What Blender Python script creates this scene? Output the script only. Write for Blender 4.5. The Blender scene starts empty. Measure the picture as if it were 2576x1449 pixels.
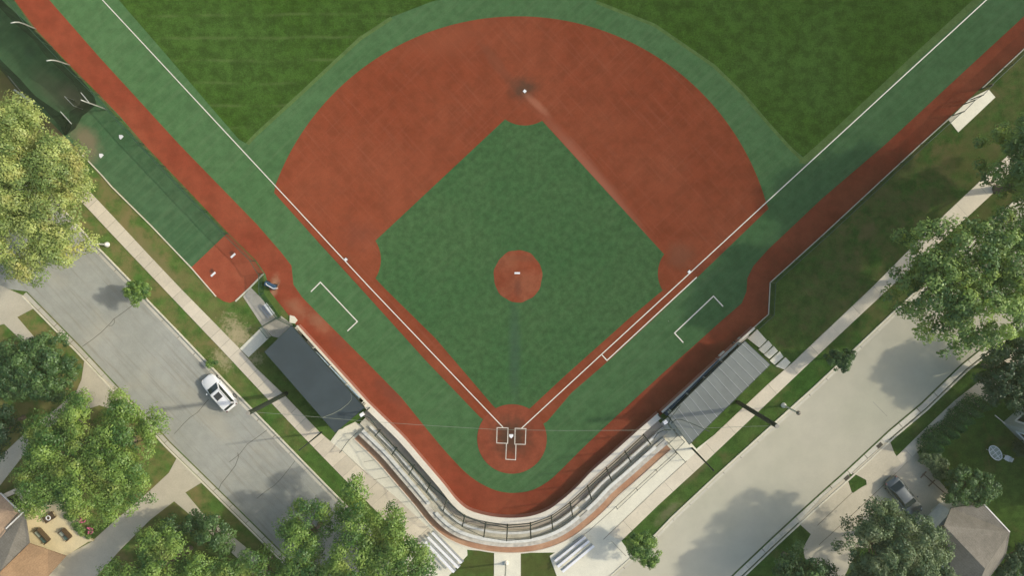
import bpy, math, random
import numpy as np
from mathutils import Vector, Quaternion, Matrix

# ------------------------------------------------------------------ camera
sc = bpy.context.scene
COL = sc.collection
F = 1725.0           # focal length in pixels of a 2576 px wide frame
H = 77.0             # height of the drone above the field
PW, PH = 2576.0, 1449.0
DOWN = Vector((25.0, 44.5, -F)).normalized()
ROT = DOWN.rotation_difference(Vector((0, 0, -1)))
cam_d = bpy.data.cameras.new("camera")
cam = bpy.data.objects.new("camera", cam_d)
COL.objects.link(cam)
cam.location = (0, 0, H)
cam.rotation_mode = 'QUATERNION'
cam.rotation_quaternion = ROT
cam_d.sensor_width = 36.0
cam_d.lens = 36.0 * F / PW
cam_d.clip_end = 3000
cam_d.clip_start = 0.5
sc.camera = cam

# ------------------------------------------------------------------ light
SUN_EL, SUN_AZ = math.radians(35), math.radians(82.5)
SUN_DIR = Vector((math.sin(SUN_AZ) * math.cos(SUN_EL), math.cos(SUN_AZ) * math.cos(SUN_EL), math.sin(SUN_EL)))
w = bpy.data.worlds.new("World"); sc.world = w; w.use_nodes = True
nt = w.node_tree
bg = nt.nodes["Background"]
sky = nt.nodes.new("ShaderNodeTexSky"); sky.sky_type = 'NISHITA'; sky.sun_disc = False
sky.sun_elevation = SUN_EL; sky.sun_rotation = SUN_AZ
sky.air_density = 1.0; sky.dust_density = 3.0; sky.ozone_density = 1.0
nt.links.new(sky.outputs[0], bg.inputs[0]); bg.inputs[1].default_value = 0.15
sd = bpy.data.lights.new("sun", 'SUN'); sd.energy = 2.05; sd.angle = math.radians(1.6); sd.color = (1.0, 0.93, 0.80)
so = bpy.data.objects.new("sun", sd); COL.objects.link(so)
so.rotation_mode = 'QUATERNION'; so.rotation_quaternion = SUN_DIR.to_track_quat('Z', 'Y')
so.location = (60, 20, 80)
sc.view_settings.view_transform = 'Standard'; sc.view_settings.look = 'None'
sc.view_settings.exposure = 0.45; sc.view_settings.gamma = 1.0
sc.render.engine = 'CYCLES'

# ------------------------------------------------------------------ helpers
RNG = np.random.default_rng(7); random.seed(7)

def P(px, py, z=0.0):
    """point of the place seen at a photo pixel (2576 px wide) at height z"""
    d = ROT @ Vector((px - PW / 2, -(py - PH / 2), -F))
    t = (z - H) / d.z
    return Vector((d.x * t, d.y * t, z))
M2P = H / F

def height_of(b, t):
    """height of an upright pole from the pixels of its foot and its top"""
    a = P(*b); c = P(*t)
    return H * (1 - a.xy.length / c.xy.length)

def mesh_obj(name, verts, faces, mat=None, parent=None, smooth=False, mats=None, midx=None):
    off = Vector((0, 0, 0))
    if parent is not None:
        off = world_loc(parent)
    me = bpy.data.meshes.new(name)
    me.from_pydata([tuple(Vector(v) - off) for v in verts], [], [tuple(f) for f in faces])
    if mats:
        for m_ in mats: me.materials.append(m_)
        if midx is not None: me.polygons.foreach_set('material_index', midx)
    elif mat: me.materials.append(mat)
    if smooth: me.polygons.foreach_set('use_smooth', [True] * len(me.polygons))
    me.update()
    o = bpy.data.objects.new(name, me); COL.objects.link(o)
    if parent is not None: o.parent = parent
    return o

def world_loc(o):
    v = Vector(o.location)
    while o.parent is not None:
        o = o.parent; v = v + Vector(o.location)
    return v

def tag(o, label=None, cat=None, group=None, kind=None):
    if label: o['label'] = label
    if cat: o['category'] = cat
    if group: o['group'] = group
    if kind: o['kind'] = kind
    return o

def thing(name, loc, label, cat, group=None):
    o = bpy.data.objects.new(name, None); COL.objects.link(o)
    o.location = loc; o.empty_display_size = 0.3
    return tag(o, label, cat, group)

def children(o): return [c for c in bpy.data.objects if c.parent == o]

def dup(root, loc, rz=0.0, label=None, scale=None):
    def cp(o, par):
        c = o.copy(); COL.objects.link(c)
        c.parent = par
        for k in children(o): cp(k, c)
        return c
    r = cp(root, None)
    r.location = loc; r.rotation_euler = (0, 0, rz)
    if scale: r.scale = (scale,) * 3
    if label: r['label'] = label
    return r

class MB:
    def __init__(s): s.v = []; s.f = []
    def add(s, vs, fs):
        n = len(s.v); s.v += [Vector(v) for v in vs]; s.f += [tuple(i + n for i in f) for f in fs]; return s
    def box(s, c, dx, dy, dz, ang=0.0):
        c = Vector(c); ca, sa = math.cos(ang), math.sin(ang); vs = []
        for z in (-.5, .5):
            for x, y in ((-.5, -.5), (.5, -.5), (.5, .5), (-.5, .5)):
                X, Y = x * dx, y * dy
                vs.append(c + Vector((X * ca - Y * sa, X * sa + Y * ca, z * dz)))
        return s.add(vs, [(3, 2, 1, 0), (4, 5, 6, 7), (0, 1, 5, 4), (1, 2, 6, 5), (2, 3, 7, 6), (3, 0, 4, 7)])
    def beam(s, a, b, wd, ht):
        a = Vector(a); b = Vector(b); d = (b - a); 
        if d.length < 1e-6: return s
        d.normalize()
        up = Vector((0, 0, 1)) if abs(d.z) < .95 else Vector((1, 0, 0))
        sx = d.cross(up).normalized(); uy = sx.cross(d).normalized()
        vs = []
        for p in (a, b):
            for x, y in ((-.5, -.5), (.5, -.5), (.5, .5), (-.5, .5)):
                vs.append(p + sx * x * wd + uy * y * ht)
        return s.add(vs, [(3, 2, 1, 0), (4, 5, 6, 7), (0, 1, 5, 4), (1, 2, 6, 5), (2, 3, 7, 6), (3, 0, 4, 7)])
    def tube(s, pts, rad, n=8, cap=True):
        pts = [Vector(p) for p in pts]
        rad = rad if hasattr(rad, '__len__') else [rad] * len(pts)
        rings = []; base = len(s.v)
        for i, p in enumerate(pts):
            d = (pts[min(i + 1, len(pts) - 1)] - pts[max(i - 1, 0)]).normalized()
            up = Vector((0, 0, 1)) if abs(d.z) < .95 else Vector((1, 0, 0))
            sx = d.cross(up).normalized(); uy = sx.cross(d).normalized()
            for k in range(n):
                a = 2 * math.pi * k / n
                s.v.append(p + sx * math.cos(a) * rad[i] + uy * math.sin(a) * rad[i])
        for i in range(len(pts) - 1):
            for k in range(n):
                a = base + i * n + k; b = base + i * n + (k + 1) % n
                s.f.append((a, b, b + n, a + n))
        if cap:
            s.f.append(tuple(base + k for k in range(n))[::-1])
            s.f.append(tuple(base + (len(pts) - 1) * n + k for k in range(n)))
        return s
    def prism(s, pts, z0, z1):
        """pts: world xy polygon"""
        n = len(pts); area = sum(pts[i][0] * pts[(i + 1) % n][1] - pts[(i + 1) % n][0] * pts[i][1] for i in range(n))
        if area < 0: pts = pts[::-1]
        vs = [(p[0], p[1], z0) for p in pts] + [(p[0], p[1], z1) for p in pts]
        fs = [tuple(range(n, 2 * n)), tuple(range(n))[::-1]] + [(i, (i + 1) % n, (i + 1) % n + n, i + n) for i in range(n)]
        return s.add(vs, fs)
    def sphere(s, c, r, nu=12, nv=8, sz=1.0):
        c = Vector(c); base = len(s.v)
        for j in range(nv + 1):
            t = math.pi * j / nv
            for i in range(nu):
                a = 2 * math.pi * i / nu
                s.v.append(c + Vector((r * math.sin(t) * math.cos(a), r * math.sin(t) * math.sin(a), r * sz * math.cos(t))))
        for j in range(nv):
            for i in range(nu):
                a = base + j * nu + i; b = base + j * nu + (i + 1) % nu
                s.f.append((a, a + nu, b + nu, b))
        return s
    def build(s, name, mat, parent=None, smooth=False): return mesh_obj(name, s.v, s.f, mat, parent, smooth)

def flat(name, pts, z, mat, kind='structure', parent=None):
    ps = [P(x, y, z) for x, y in pts]
    n = len(ps); area = sum(ps[i].x * ps[(i + 1) % n].y - ps[(i + 1) % n].x * ps[i].y for i in range(n))
    if area < 0: ps = ps[::-1]
    o = mesh_obj(name, ps, [tuple(range(n))], mat, parent)
    if kind: o['kind'] = kind
    return o

def slab(name, pts, z0, z1, mat, kind='structure', parent=None):
    ps = [P(x, y, z1) for x, y in pts]
    o = MB().prism([(p.x, p.y) for p in ps], z0, z1).build(name, mat, parent)
    if kind: o['kind'] = kind
    return o

def offset_line(pts, d):
    out = []
    for i, p in enumerate(pts):
        a = pts[max(i - 1, 0)]; b = pts[min(i + 1, len(pts) - 1)]
        t = Vector((b[0] - a[0], b[1] - a[1])).normalized()
        out.append(Vector((p[0] + t.y * d, p[1] - t.x * d)))
    return out

def strip_pts(pts, w_):
    a = offset_line(pts, w_ / 2); b = offset_line(pts, -w_ / 2)
    return a, b

def strip(name, pxs, width, z, mat, kind='structure', closed=False, z0=None, parent=None):
    """a painted line, joint, kerb or seam of the given width (m) through pixels"""
    pts = [P(x, y, z) for x, y in pxs]
    m = MB()
    def seg(pts_):
        a, b = strip_pts(pts_, width)
        n = len(pts_)
        if z0 is None:
            vs = [(p.x, p.y, z) for p in a] + [(p.x, p.y, z) for p in b]
            m.add(vs, [(i, i + 1, n + i + 1, n + i) for i in range(n - 1)])
        else:
            vs = [(p.x, p.y, z) for p in a] + [(p.x, p.y, z) for p in b] + [(p.x, p.y, z0) for p in a] + [(p.x, p.y, z0) for p in b]
            fs = []
            for i in range(n - 1):
                fs += [(i, i + 1, n + i + 1, n + i), (2 * n + i, 2 * n + i + 1, i + 1, i), (n + i, n + i + 1, 3 * n + i + 1, 3 * n + i)]
            fs += [(0, n, 3 * n, 2 * n), (n - 1, 3 * n - 1, 4 * n - 1, 2 * n - 1)]
            m.add(vs, fs)
    if closed: pts = pts + [pts[0]]
    if closed or kind == 'corners':
        for i in range(len(pts) - 1):
            d = (pts[i + 1] - pts[i]).normalized() * width * .5
            seg([pts[i] - d + Vector((0, 0, 0)), pts[i + 1] + d])
        # lift alternating segments so that corners never share a plane
        k = 0
        for i in range(0, len(m.v), 4):
            for j in range(4): m.v[i + j].z += .0006 * (k % 2)
            k += 1
    else: seg(pts)
    # faces up
    o = m.build(name, mat, parent)
    if kind: o['kind'] = 'structure' if kind == 'corners' else kind
    return o

def circle(cx, cy, r, a0=0, a1=360, n=72):
    return [(cx + r * math.cos(math.radians(a0 + (a1 - a0) * i / n)), cy - r * math.sin(math.radians(a0 + (a1 - a0) * i / n))) for i in range(n + (0 if a1 - a0 == 360 else 1))]

def resample(pts, n):
    """Catmull-Rom through the pixels, then n points evenly spaced"""
    P_ = [Vector(p) for p in pts]; out = []
    for i in range(len(P_) - 1):
        p0 = P_[max(i - 1, 0)]; p1 = P_[i]; p2 = P_[i + 1]; p3 = P_[min(i + 2, len(P_) - 1)]
        for k in range(12):
            t = k / 12
            out.append(.5 * ((2 * p1) + (p2 - p0) * t + (2 * p0 - 5 * p1 + 4 * p2 - p3) * t * t + (3 * p1 - p0 - 3 * p2 + p3) * t ** 3))
    out.append(P_[-1])
    L = [0]
    for a, b in zip(out, out[1:]): L.append(L[-1] + (b - a).length)
    res = []
    j = 0
    for i in range(n):
        s = L[-1] * i / (n - 1)
        while j < len(L) - 2 and L[j + 1] < s: j += 1
        t = (s - L[j]) / max(L[j + 1] - L[j], 1e-9)
        res.append(out[j].lerp(out[j + 1], min(t, 1)))
    return res

# ------------------------------------------------------------------ materials
class NT:
    def __init__(s, name):
        s.m = bpy.data.materials.new(name); s.m.use_nodes = True
        s.t = s.m.node_tree; s.t.nodes.clear()
        s.out = s.t.nodes.new("ShaderNodeOutputMaterial")
        s.co = s.t.nodes.new("ShaderNodeNewGeometry").outputs['Position']
        s.obj = s.t.nodes.new("ShaderNodeTexCoord").outputs['Object']
    def n(s, typ, **kw):
        nd = s.t.nodes.new(typ)
        for k, v in kw.items():
            if k.startswith('i_'):
                nd.inputs[int(k[2:]) if k[2:].isdigit() else k[2:]].default_value = v
            else: setattr(nd, k, v)
        return nd
    def l(s, a, b): s.t.links.new(a, b)
    def noise(s, scale, detail=3, rough=.55, vec=None, dist=0.0):
        nd = s.n("ShaderNodeTexNoise"); nd.inputs['Scale'].default_value = scale
        nd.inputs['Detail'].default_value = detail; nd.inputs['Roughness'].default_value = rough
        nd.inputs['Distortion'].default_value = dist
        s.l(vec if vec else s.co, nd.inputs['Vector']); return nd.outputs['Fac']
    def ramp(s, x, lo, hi, a=0.0, b=1.0):
        nd = s.n("ShaderNodeMapRange"); nd.interpolation_type = 'SMOOTHSTEP'
        for i, v in zip((1, 2, 3, 4), (lo, hi, a, b)): nd.inputs[i].default_value = v
        s.l(x, nd.inputs[0]); return nd.outputs[0]
    def math(s, op, a, b=None):
        nd = s.n("ShaderNodeMath", operation=op)
        for i, v in enumerate((a, b)):
            if v is None: continue
            if isinstance(v, (int, float)): nd.inputs[i].default_value = v
            else: s.l(v, nd.inputs[i])
        return nd.outputs[0]
    def mix(s, fac, a, b, mode='MIX'):
        nd = s.n("ShaderNodeMix", data_type='RGBA', blend_type=mode)
        for i, v in ((0, fac), (6, a), (7, b)):
            if isinstance(v, (int, float)): nd.inputs[i].default_value = v
            elif isinstance(v, tuple): nd.inputs[i].default_value = (*v[:3], 1)
            else: s.l(v, nd.inputs[i])
        return nd.outputs[2]
    def mapped(s, loc=(0, 0, 0), rot=0.0, scale=(1, 1, 1)):
        nd = s.n("ShaderNodeMapping", vector_type='TEXTURE')
        nd.inputs[1].default_value = loc; nd.inputs[2].default_value = (0, 0, rot); nd.inputs[3].default_value = scale
        s.l(s.co, nd.inputs[0]); return nd.outputs[0]
    def stain(s, col, px, py, rx, ry, rot, c, strength, soft=.2, breakup=.35, nscale=1.2):
        p = P(px, py)
        v = s.mapped((p.x, p.y, 0), math.radians(rot), (rx * M2P, ry * M2P, 1))
        ln = s.n("ShaderNodeVectorMath", operation='LENGTH'); s.l(v, ln.inputs[0])
        nz = s.noise(nscale, 4, .65)
        r = s.math('ADD', ln.outputs['Value'], s.math('MULTIPLY', s.math('SUBTRACT', nz, .5), breakup * 2))
        f = s.ramp(r, soft, 1.0, strength, 0.0)
        return s.mix(f, col, c)
    def bump(s, h, strength, dist=.05):
        nd = s.n("ShaderNodeBump"); nd.inputs['Strength'].default_value = strength; nd.inputs['Distance'].default_value = dist
        s.l(h, nd.inputs['Height']); return nd.outputs['Normal']
    def diffuse(s, col, rough=1.0, normal=None):
        nd = s.n("ShaderNodeBsdfDiffuse"); nd.inputs['Roughness'].default_value = rough
        if isinstance(col, tuple): nd.inputs[0].default_value = (*col, 1)
        else: s.l(col, nd.inputs[0])
        if normal: s.l(normal, nd.inputs['Normal'])
        s.l(nd.outputs[0], s.out.inputs[0]); return s.m
    def pbr(s, col, rough=.6, metal=0.0, normal=None, coat=0.0, spec=.5):
        nd = s.n("ShaderNodeBsdfPrincipled")
        nd.inputs['Roughness'].default_value = rough; nd.inputs['Metallic'].default_value = metal
        nd.inputs['Coat Weight'].default_value = coat; nd.inputs['Specular IOR Level'].default_value = spec
        if isinstance(col, tuple): nd.inputs['Base Color'].default_value = (*col, 1)
        else: s.l(col, nd.inputs['Base Color'])
        if normal: s.l(normal, nd.inputs['Normal'])
        s.l(nd.outputs[0], s.out.inputs[0]); return s.m

def scl(c, k): return tuple(x * k for x in c)

def ground_mat(name, c1, c2, big=.12, mid=1.1, fine=6.0, contrast=.25, bump=.4, stains=(), extra=None, specks=0.0, rough=1.0):
    t = NT(name)
    col = t.mix(t.ramp(t.noise(big, 4, .6), .35, .65), c1, c2)
    m1 = t.ramp(t.noise(mid, 4, .65), .3, .7, 1 - contrast, 1 + contrast)
    col = t.mix(1.0, col, t.n_rgb(m1), 'MULTIPLY')
    m2 = t.ramp(t.noise(fine, 3, .7), .25, .75, 1 - contrast * .9, 1 + contrast * .9)
    col = t.mix(1.0, col, t.n_rgb(m2), 'MULTIPLY')
    if extra: col = extra(t, col)
    for s_ in stains: col = t.stain(col, *s_)
    if specks:
        vo = t.n("ShaderNodeTexVoronoi"); vo.inputs['Scale'].default_value = .55; t.l(t.co, vo.inputs['Vector'])
        sel = t.n("ShaderNodeSeparateColor"); t.l(vo.outputs['Color'], sel.inputs[0])
        f = t.math('MULTIPLY', t.math('LESS_THAN', vo.outputs['Distance'], .022), t.math('LESS_THAN', sel.outputs[0], specks))
        col = t.mix(f, col, (.65, .66, .5))
    nrm = t.bump(t.noise(fine * 1.3, 4, .7), bump, .06)
    return t.diffuse(col, rough, nrm)
def _n_rgb(s, v):
    nd = s.n("ShaderNodeCombineColor")
    for i in range(3): s.l(v, nd.inputs[i])
    return nd.outputs[0]
NT.n_rgb = _n_rgb

def plain(name, c, rough=.6, metal=0.0, var=.08, scale=2.0, coat=0.0, bump=0.0, spec=.5):
    t = NT(name)
    k = t.ramp(t.noise(scale, 4, .6), .3, .7, 1 - var, 1 + var)
    col = t.mix(1.0, c, t.n_rgb(k), 'MULTIPLY')
    return t.pbr(col, rough, metal, t.bump(t.noise(scale * 8, 3), bump, .01) if bump else None, coat, spec)

def concrete(name, c, var=.1, joint=None, dirt=(.16, .14, .10), dirt_amt=.25, scale=.5):
    t = NT(name)
    k = t.ramp(t.noise(scale, 5, .65), .3, .7, 1 - var, 1 + var)
    col = t.mix(1.0, c, t.n_rgb(k), 'MULTIPLY')
    f = t.ramp(t.noise(scale * 3.1, 6, .7, dist=.6), .56, .78, 0, dirt_amt)
    col = t.mix(f, col, dirt)
    fine = t.ramp(t.noise(9, 3, .7), .25, .75, .93, 1.07)
    col = t.mix(1.0, col, t.n_rgb(fine), 'MULTIPLY')
    if joint:
        px, py, ang, sp, wd = joint
        p = P(px, py)
        v = t.mapped((p.x, p.y, 0), ang, (1, 1, 1))
        sp_ = t.n("ShaderNodeSeparateXYZ"); t.l(v, sp_.inputs[0])
        fr = t.math('FRACT', t.math('DIVIDE', sp_.outputs[0], sp))
        ln = t.math('LESS_THAN', fr, wd / sp)
        ln = t.math('MULTIPLY', ln, t.ramp(t.noise(.35, 2), .38, .6, .25, .8))
        col = t.mix(ln, col, (.14, .12, .085))
        # slab to slab tone
        wn = t.n("ShaderNodeTexWhiteNoise", noise_dimensions='1D')
        t.l(t.math('FLOOR', t.math('DIVIDE', sp_.outputs[0], sp)), wn.inputs['W'])
        col = t.mix(1.0, col, t.n_rgb(t.ramp(wn.outputs['Value'], 0, 1, .92, 1.06)), 'MULTIPLY')
    return t.pbr(col, .85, 0, t.bump(t.noise(12, 3), .15, .01), 0, .3)

M = {}
def lawn_extra(t, col):
    f = t.ramp(t.noise(.33, 5, .7, dist=.4), .50, .72, 0, .50)
    sp_ = t.n('ShaderNodeSeparateXYZ'); t.l(t.co, sp_.inputs[0])
    f = t.math('ADD', f, t.math('MULTIPLY', t.ramp(t.noise(.5, 4, .65), .35, .62), t.math('ADD', t.ramp(sp_.outputs[0], -44, -20, .75, 0), t.math('MULTIPLY', t.ramp(sp_.outputs[0], 24, 38, 0, .5), t.ramp(sp_.outputs[1], -12, -5, 0, 1)))))
    col = t.mix(f, col, (.19, .16, .065))
    f2 = t.ramp(t.noise(.8, 5, .7), .6, .75, 0, .5)
    return t.mix(f2, col, (.035, .075, .018))
TAN = (.40, .34, .20)
M['lawn'] = ground_mat("lawn_grass", (0.052, 0.127, 0.023), (0.081, 0.141, 0.031), .1, .9, 7, .24, .7, extra=lawn_extra, specks=.02, stains=[
    (600, 838, 72, 38, -50, TAN, .85, .0, 1.3, 2.2), (590, 850, 40, 26, -50, TAN, .7, .0, 1.0, 4.0), (165, 345, 75, 60, -40, (.24, .19, .11), .85, .2, .45, .8),
    (560, 905, 44, 28, -50, TAN, .7, .0, 1.3, 2.5), (100, 300, 120, 60, -45, (.13, .12, .06), .7, .2, .4, .8),
    (20, 215, 80, 45, -45, (.13, .12, .055), .8, .3, .4, .8),
    (640, 905, 30, 24, 0, TAN, .6, .0, 1.2, 3.0), (1750, 1190, 70, 14, 45, (.2, .15, .08), .5, .2, .5, 1.0),
    (1290, 1420, 300, 60, 0, (.10, .085, .03), .5, .3, .6, .6), (2130, 945, 90, 16, 43, (.22, .19, .09), .5, .2, .5, .8),
    (390, 650, 160, 22, -48, (.18, .16, .07), .6, .3, .5, .6), (1680, 1290, 60, 18, 43, (.26, .23, .13), .5, .2, .6, 1.2),
    (2330, 640, 110, 40, 20, (.17, .15, .06), .45, .2, .6, .6), (2420, 400, 80, 60, 0, (.16, .15, .05), .45, .3, .5, .6)])
def turf_extra(t, col):
    v = t.mapped((0, 0, 0), math.radians(42), (9, .5, 1))
    f = t.ramp(t.noise(1.0, 4, .6, vec=v), .42, .7, 0, .16)
    return t.mix(f, col, (.17, .24, .12))
TD = (.055, .125, .052)
M['turf'] = ground_mat("synthetic_turf", (0.065, 0.149, 0.056), (0.073, 0.158, 0.062), .09, .9, 10, .14, .4, extra=turf_extra, specks=.09, stains=[
    (1297, 830, 24, 150, 0, (.06, .11, .07), .5, .2, .3, 1.0), (1297, 700, 110, 110, 0, TD, .3, .3, .3, .8),
    (185, 245, 42, 70, 42, (.13, .125, .085), .8, .2, .3, .8), (215, 350, 60, 40, -40, (.2, .16, .10), .8, .2, .4, .8),
    (225, 390, 36, 34, 0, (.19, .16, .10), .6, .2, .4, .8), (75, 130, 22, 24, 0, (.04, .09, .05), .6, .2, .4, .8),
    (130, 225, 40, 90, 42, (.12, .13, .08), .5, .2, .4, .6)])
M['turf_bullpen'] = ground_mat("bullpen_turf", (.050, .118, .052), (.062, .130, .060), .09, .9, 10, .14, .4, extra=turf_extra, specks=.09, stains=[
    (1297, 830, 24, 150, 0, (.06, .11, .07), .5, .2, .3, 1.0), (1297, 700, 110, 110, 0, TD, .3, .3, .3, .8),
    (185, 245, 42, 70, 42, (.13, .125, .085), .8, .2, .3, .8), (215, 350, 60, 40, -40, (.2, .16, .10), .8, .2, .4, .8),
    (225, 390, 36, 34, 0, (.19, .16, .10), .6, .2, .4, .8), (75, 130, 22, 24, 0, (.04, .09, .05), .6, .2, .4, .8),
    (130, 225, 40, 90, 42, (.12, .13, .08), .5, .2, .4, .6)])
def turf_fine(t, col):
    v = t.mapped((0, 0, 0), math.radians(42), (5, .5, 1))
    f = t.ramp(t.noise(1.0, 4, .6, vec=v), .45, .7, 0, .10)
    col = t.mix(f, col, (.15, .22, .11))
    f = t.ramp(t.noise(.9, 5, .75), .56, .75, 0, .45)
    return t.mix(f, col, (.04, .10, .035))
M['turf_infield'] = ground_mat("synthetic_turf_infield", (0.051, 0.128, 0.045), (0.062, 0.136, 0.050), .12, 1.4, 10, .19, .4, extra=turf_fine, specks=.03, stains=[
    (1295, 880, 22, 190, 0, (.055, .105, .07), .55, .2, .3, 1.0), (1303, 700, 105, 105, 0, TD, .35, .3, .4, .8)])
def mow_extra(t, col):
    sp_ = t.n("ShaderNodeSeparateXYZ"); t.l(t.co, sp_.inputs[0])
    per = 2.52
    wob = t.math('MULTIPLY', t.noise(.15, 2), .8)
    fr = t.math('FRACT', t.math('DIVIDE', t.math('ADD', sp_.outputs[1], wob), per))
    ln = t.ramp(t.math('ABSOLUTE', t.math('SUBTRACT', fr, .5)), 0, .12, .42, 0)
    ln = t.math('MULTIPLY', ln, t.ramp(t.noise(.25, 3), .35, .65))
    ln = t.math('MULTIPLY', ln, t.ramp(sp_.outputs[0], -20, 6, 1, 0.1))
    col = t.mix(ln, col, (.12, .17, .055))
    v = t.mapped((0, 0, 0), 0, (2.2, .28, 1))
    f = t.ramp(t.noise(1.0, 4, .6, vec=v), .5, .72, 0, .35)
    col = t.mix(f, col, (.05, .105, .02))
    return col
M['outfield'] = ground_mat("mown_outfield_grass", (0.040, 0.091, 0.012), (0.049, 0.104, 0.019), .07, .8, 6, .30, .7, extra=mow_extra)
def drag_extra(t, col):
    for ang, a, sd in ((-48, .16, 0), (44, .12, 30)):
        v = t.mapped((sd, sd, 0), math.radians(ang), (8, .30, 1))
        f = t.ramp(t.noise(1.0, 4, .6, vec=v), .5, .75, 0, a)
        col = t.mix(f, col, (.40, .16, .10))
    return col
RD = (.13, .045, .026)
M['clay'] = ground_mat("red_infield_turf", (0.233, 0.052, 0.023), (0.260, 0.066, 0.031), .07, .6, 11, .12, .3, extra=drag_extra, rough=1.0, stains=[
    (1316, 222, 52, 42, 0, (.06, .05, .035), .75, .0, .3, 1.2), (1350, 262, 60, 14, -42, (.42, .17, .10), .6, .2, .3, 1.0),
    (1250, 160, 110, 20, -52, (.20, .07, .04), .4, .3, .4, .8), (900, 590, 80, 60, 0, (.22, .075, .048), .3, .0, .4, .6),
    (1130, 100, 140, 60, 20, (.33, .10, .052), .35, .0, .4, .6), (1495, 440, 275, 24, -49.5, (.40, .16, .10), .55, .1, .3, .6),
    (1710, 640, 50, 50, 0, (.19, .085, .05), .5, .2, .4, .8), (1286, 1098, 80, 78, 0, (.10, .058, .038), .8, .2, .25, 1.5)])
M['home_clay'] = ground_mat("red_home_turf", (0.242, 0.061, 0.032), (0.285, 0.076, 0.040), .3, 1.2, 8, .08, .2, stains=[
    (1286, 1100, 70, 72, 0, (.075, .045, .030), .9, .15, .25, 1.2)])
M['mound'] = ground_mat("mound_clay", (0.265, 0.063, 0.030), (0.280, 0.090, 0.047), .3, 1.2, 8, .10, .3, stains=[
    (1303, 725, 14, 34, 0, (.17, .062, .04), .6, .2, .4, 2.0), (1310, 650, 50, 12, 0, (.18, .07, .04), .4, .3, .6, 2.0),
    (1290, 660, 24, 40, 0, (.34, .12, .06), .4, .2, .5, 2.0)])
M['track'] = ground_mat("red_warning_track", (0.235, 0.049, 0.025), (0.270, 0.067, 0.034), .11, .7, 11, .13, .3, specks=.08, stains=[
    (850, 860, 42, 30, -45, (.16, .05, .035), .45, .0, .4, 1.5), (800, 810, 60, 26, -45, (.34, .19, .11), .45, .0, .5, 1.2),
    (745, 775, 30, 50, 40, (.34, .19, .11), .4, .0, .5, 1.2), (980, 990, 70, 26, -45, (.17, .055, .035), .5, .2, .5, 1.2),
    (690, 720, 40, 16, 80, (.42, .27, .16), .6, .2, .5, 1.2), (1000, 920, 90, 30, -47, (.36, .13, .06), .5, .2, .5, 1.2)])
M['bullpen_red'] = ground_mat("red_bullpen_turf", (0.270, 0.064, 0.034), (0.320, 0.085, 0.045), .3, 1.0, 8, .08, .2, stains=[
    (533, 682, 9, 9, 0, (.09, .04, .03), .9, .2, .3, 2), (583, 636, 9, 8, 0, (.10, .04, .03), .8, .2, .3, 2)])
M['white_line'] = plain("white_line_paint", (.68, .66, .54), .8, var=.05)
def road_extra(t, col):
    v = t.mapped((0, 0, 0), math.radians(-47), (7, .35, 1))
    f = t.ramp(t.noise(1.0, 5, .65, vec=v), .48, .72, 0, .5)
    col = t.mix(f, col, (.22, .20, .155))
    f = t.ramp(t.noise(.18, 4, .6), .5, .75, 0, .3)
    return t.mix(f, col, (.47, .43, .32))
M['road_left'] = ground_mat("worn_concrete_road", (0.300, 0.307, 0.265), (0.334, 0.340, 0.297), .12, .8, 9, .06, .1, extra=road_extra, rough=.6, stains=[
    (300, 745, 60, 40, 0, (.26, .24, .18), .3, .2, .5, .8), (520, 1040, 40, 150, 42, (.42, .39, .3), .4, .2, .5, .6)])
M['road_right'] = ground_mat("pale_concrete_road", (0.538, 0.513, 0.380), (0.573, 0.537, 0.408), .08, .5, 9, .035, .08, rough=.6)
M['walk'] = concrete("sidewalk_concrete", (0.605, 0.535, 0.399), .05, joint=(411, 725, math.radians(-48), 1.55, .035))
M['walk_right'] = concrete("sidewalk_concrete_east", (0.620, 0.554, 0.415), .05, joint=(1932, 968, math.radians(42.5), 3.2, .035))
M['concrete'] = concrete("plaza_concrete", (0.690, 0.658, 0.510), .05)
M['concrete_dull'] = concrete("driveway_concrete", (.50, .45, .33), .07, scale=.35)
M['concrete_old'] = concrete("old_grey_concrete", (.42, .39, .31), .12, dirt_amt=.5, scale=.6)
M['kerb'] = concrete("kerb_concrete", (.62, .58, .44), .08, dirt_amt=.4, scale=.8)
M['gutter'] = concrete("gutter_concrete", (.52, .49, .38), .08, dirt_amt=.45, scale=.8)
M['gutter_right'] = concrete('gutter_concrete_east', (.56, .53, .42), .08, joint=(1932, 968, math.radians(42.5), 2.6, .10), dirt_amt=.45, scale=.8)
M['gutter_left'] = concrete('gutter_concrete_west', (.50, .47, .37), .08, joint=(411, 725, math.radians(-48), 2.6, .08), dirt_amt=.5, scale=.8)
M['crack'] = plain("crack_tar", (.075, .065, .045), .9)
M['joint'] = plain("joint_dark", (.15, .13, .09), .9)
M['white_plastic'] = plain("white_plastic", (.78, .78, .74), .45, var=.03)
M['cap'] = concrete("cream_coping", (0.683, 0.626, 0.497), .06, dirt_amt=.2)
M['pad'] = plain("maroon_pad", (.30, .12, .08), .7)
M['stand'] = concrete("stand_concrete", (0.473, 0.448, 0.352), .14, dirt=(.2, .17, .12), dirt_amt=.55, scale=.9)
M['stand_floor'] = concrete("stand_floor", (.42, .37, .29), .1, dirt_amt=.4, scale=.7)
M['bench_white'] = plain("bench_white_paint", (0.630, 0.621, 0.540), .5, var=.10, scale=3)
M['bench_grey'] = plain("bench_back_grey", (.48, .45, .37), .7, var=.22, scale=1.6)
M['brown_path'] = ground_mat("brick_red_path", (.46, .26, .16), (.52, .33, .21), .4, 1.2, 9, .08, .1)
M['alu'] = plain("brushed_aluminium", (.82, .82, .80), .5, .1, .05, 5)
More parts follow.
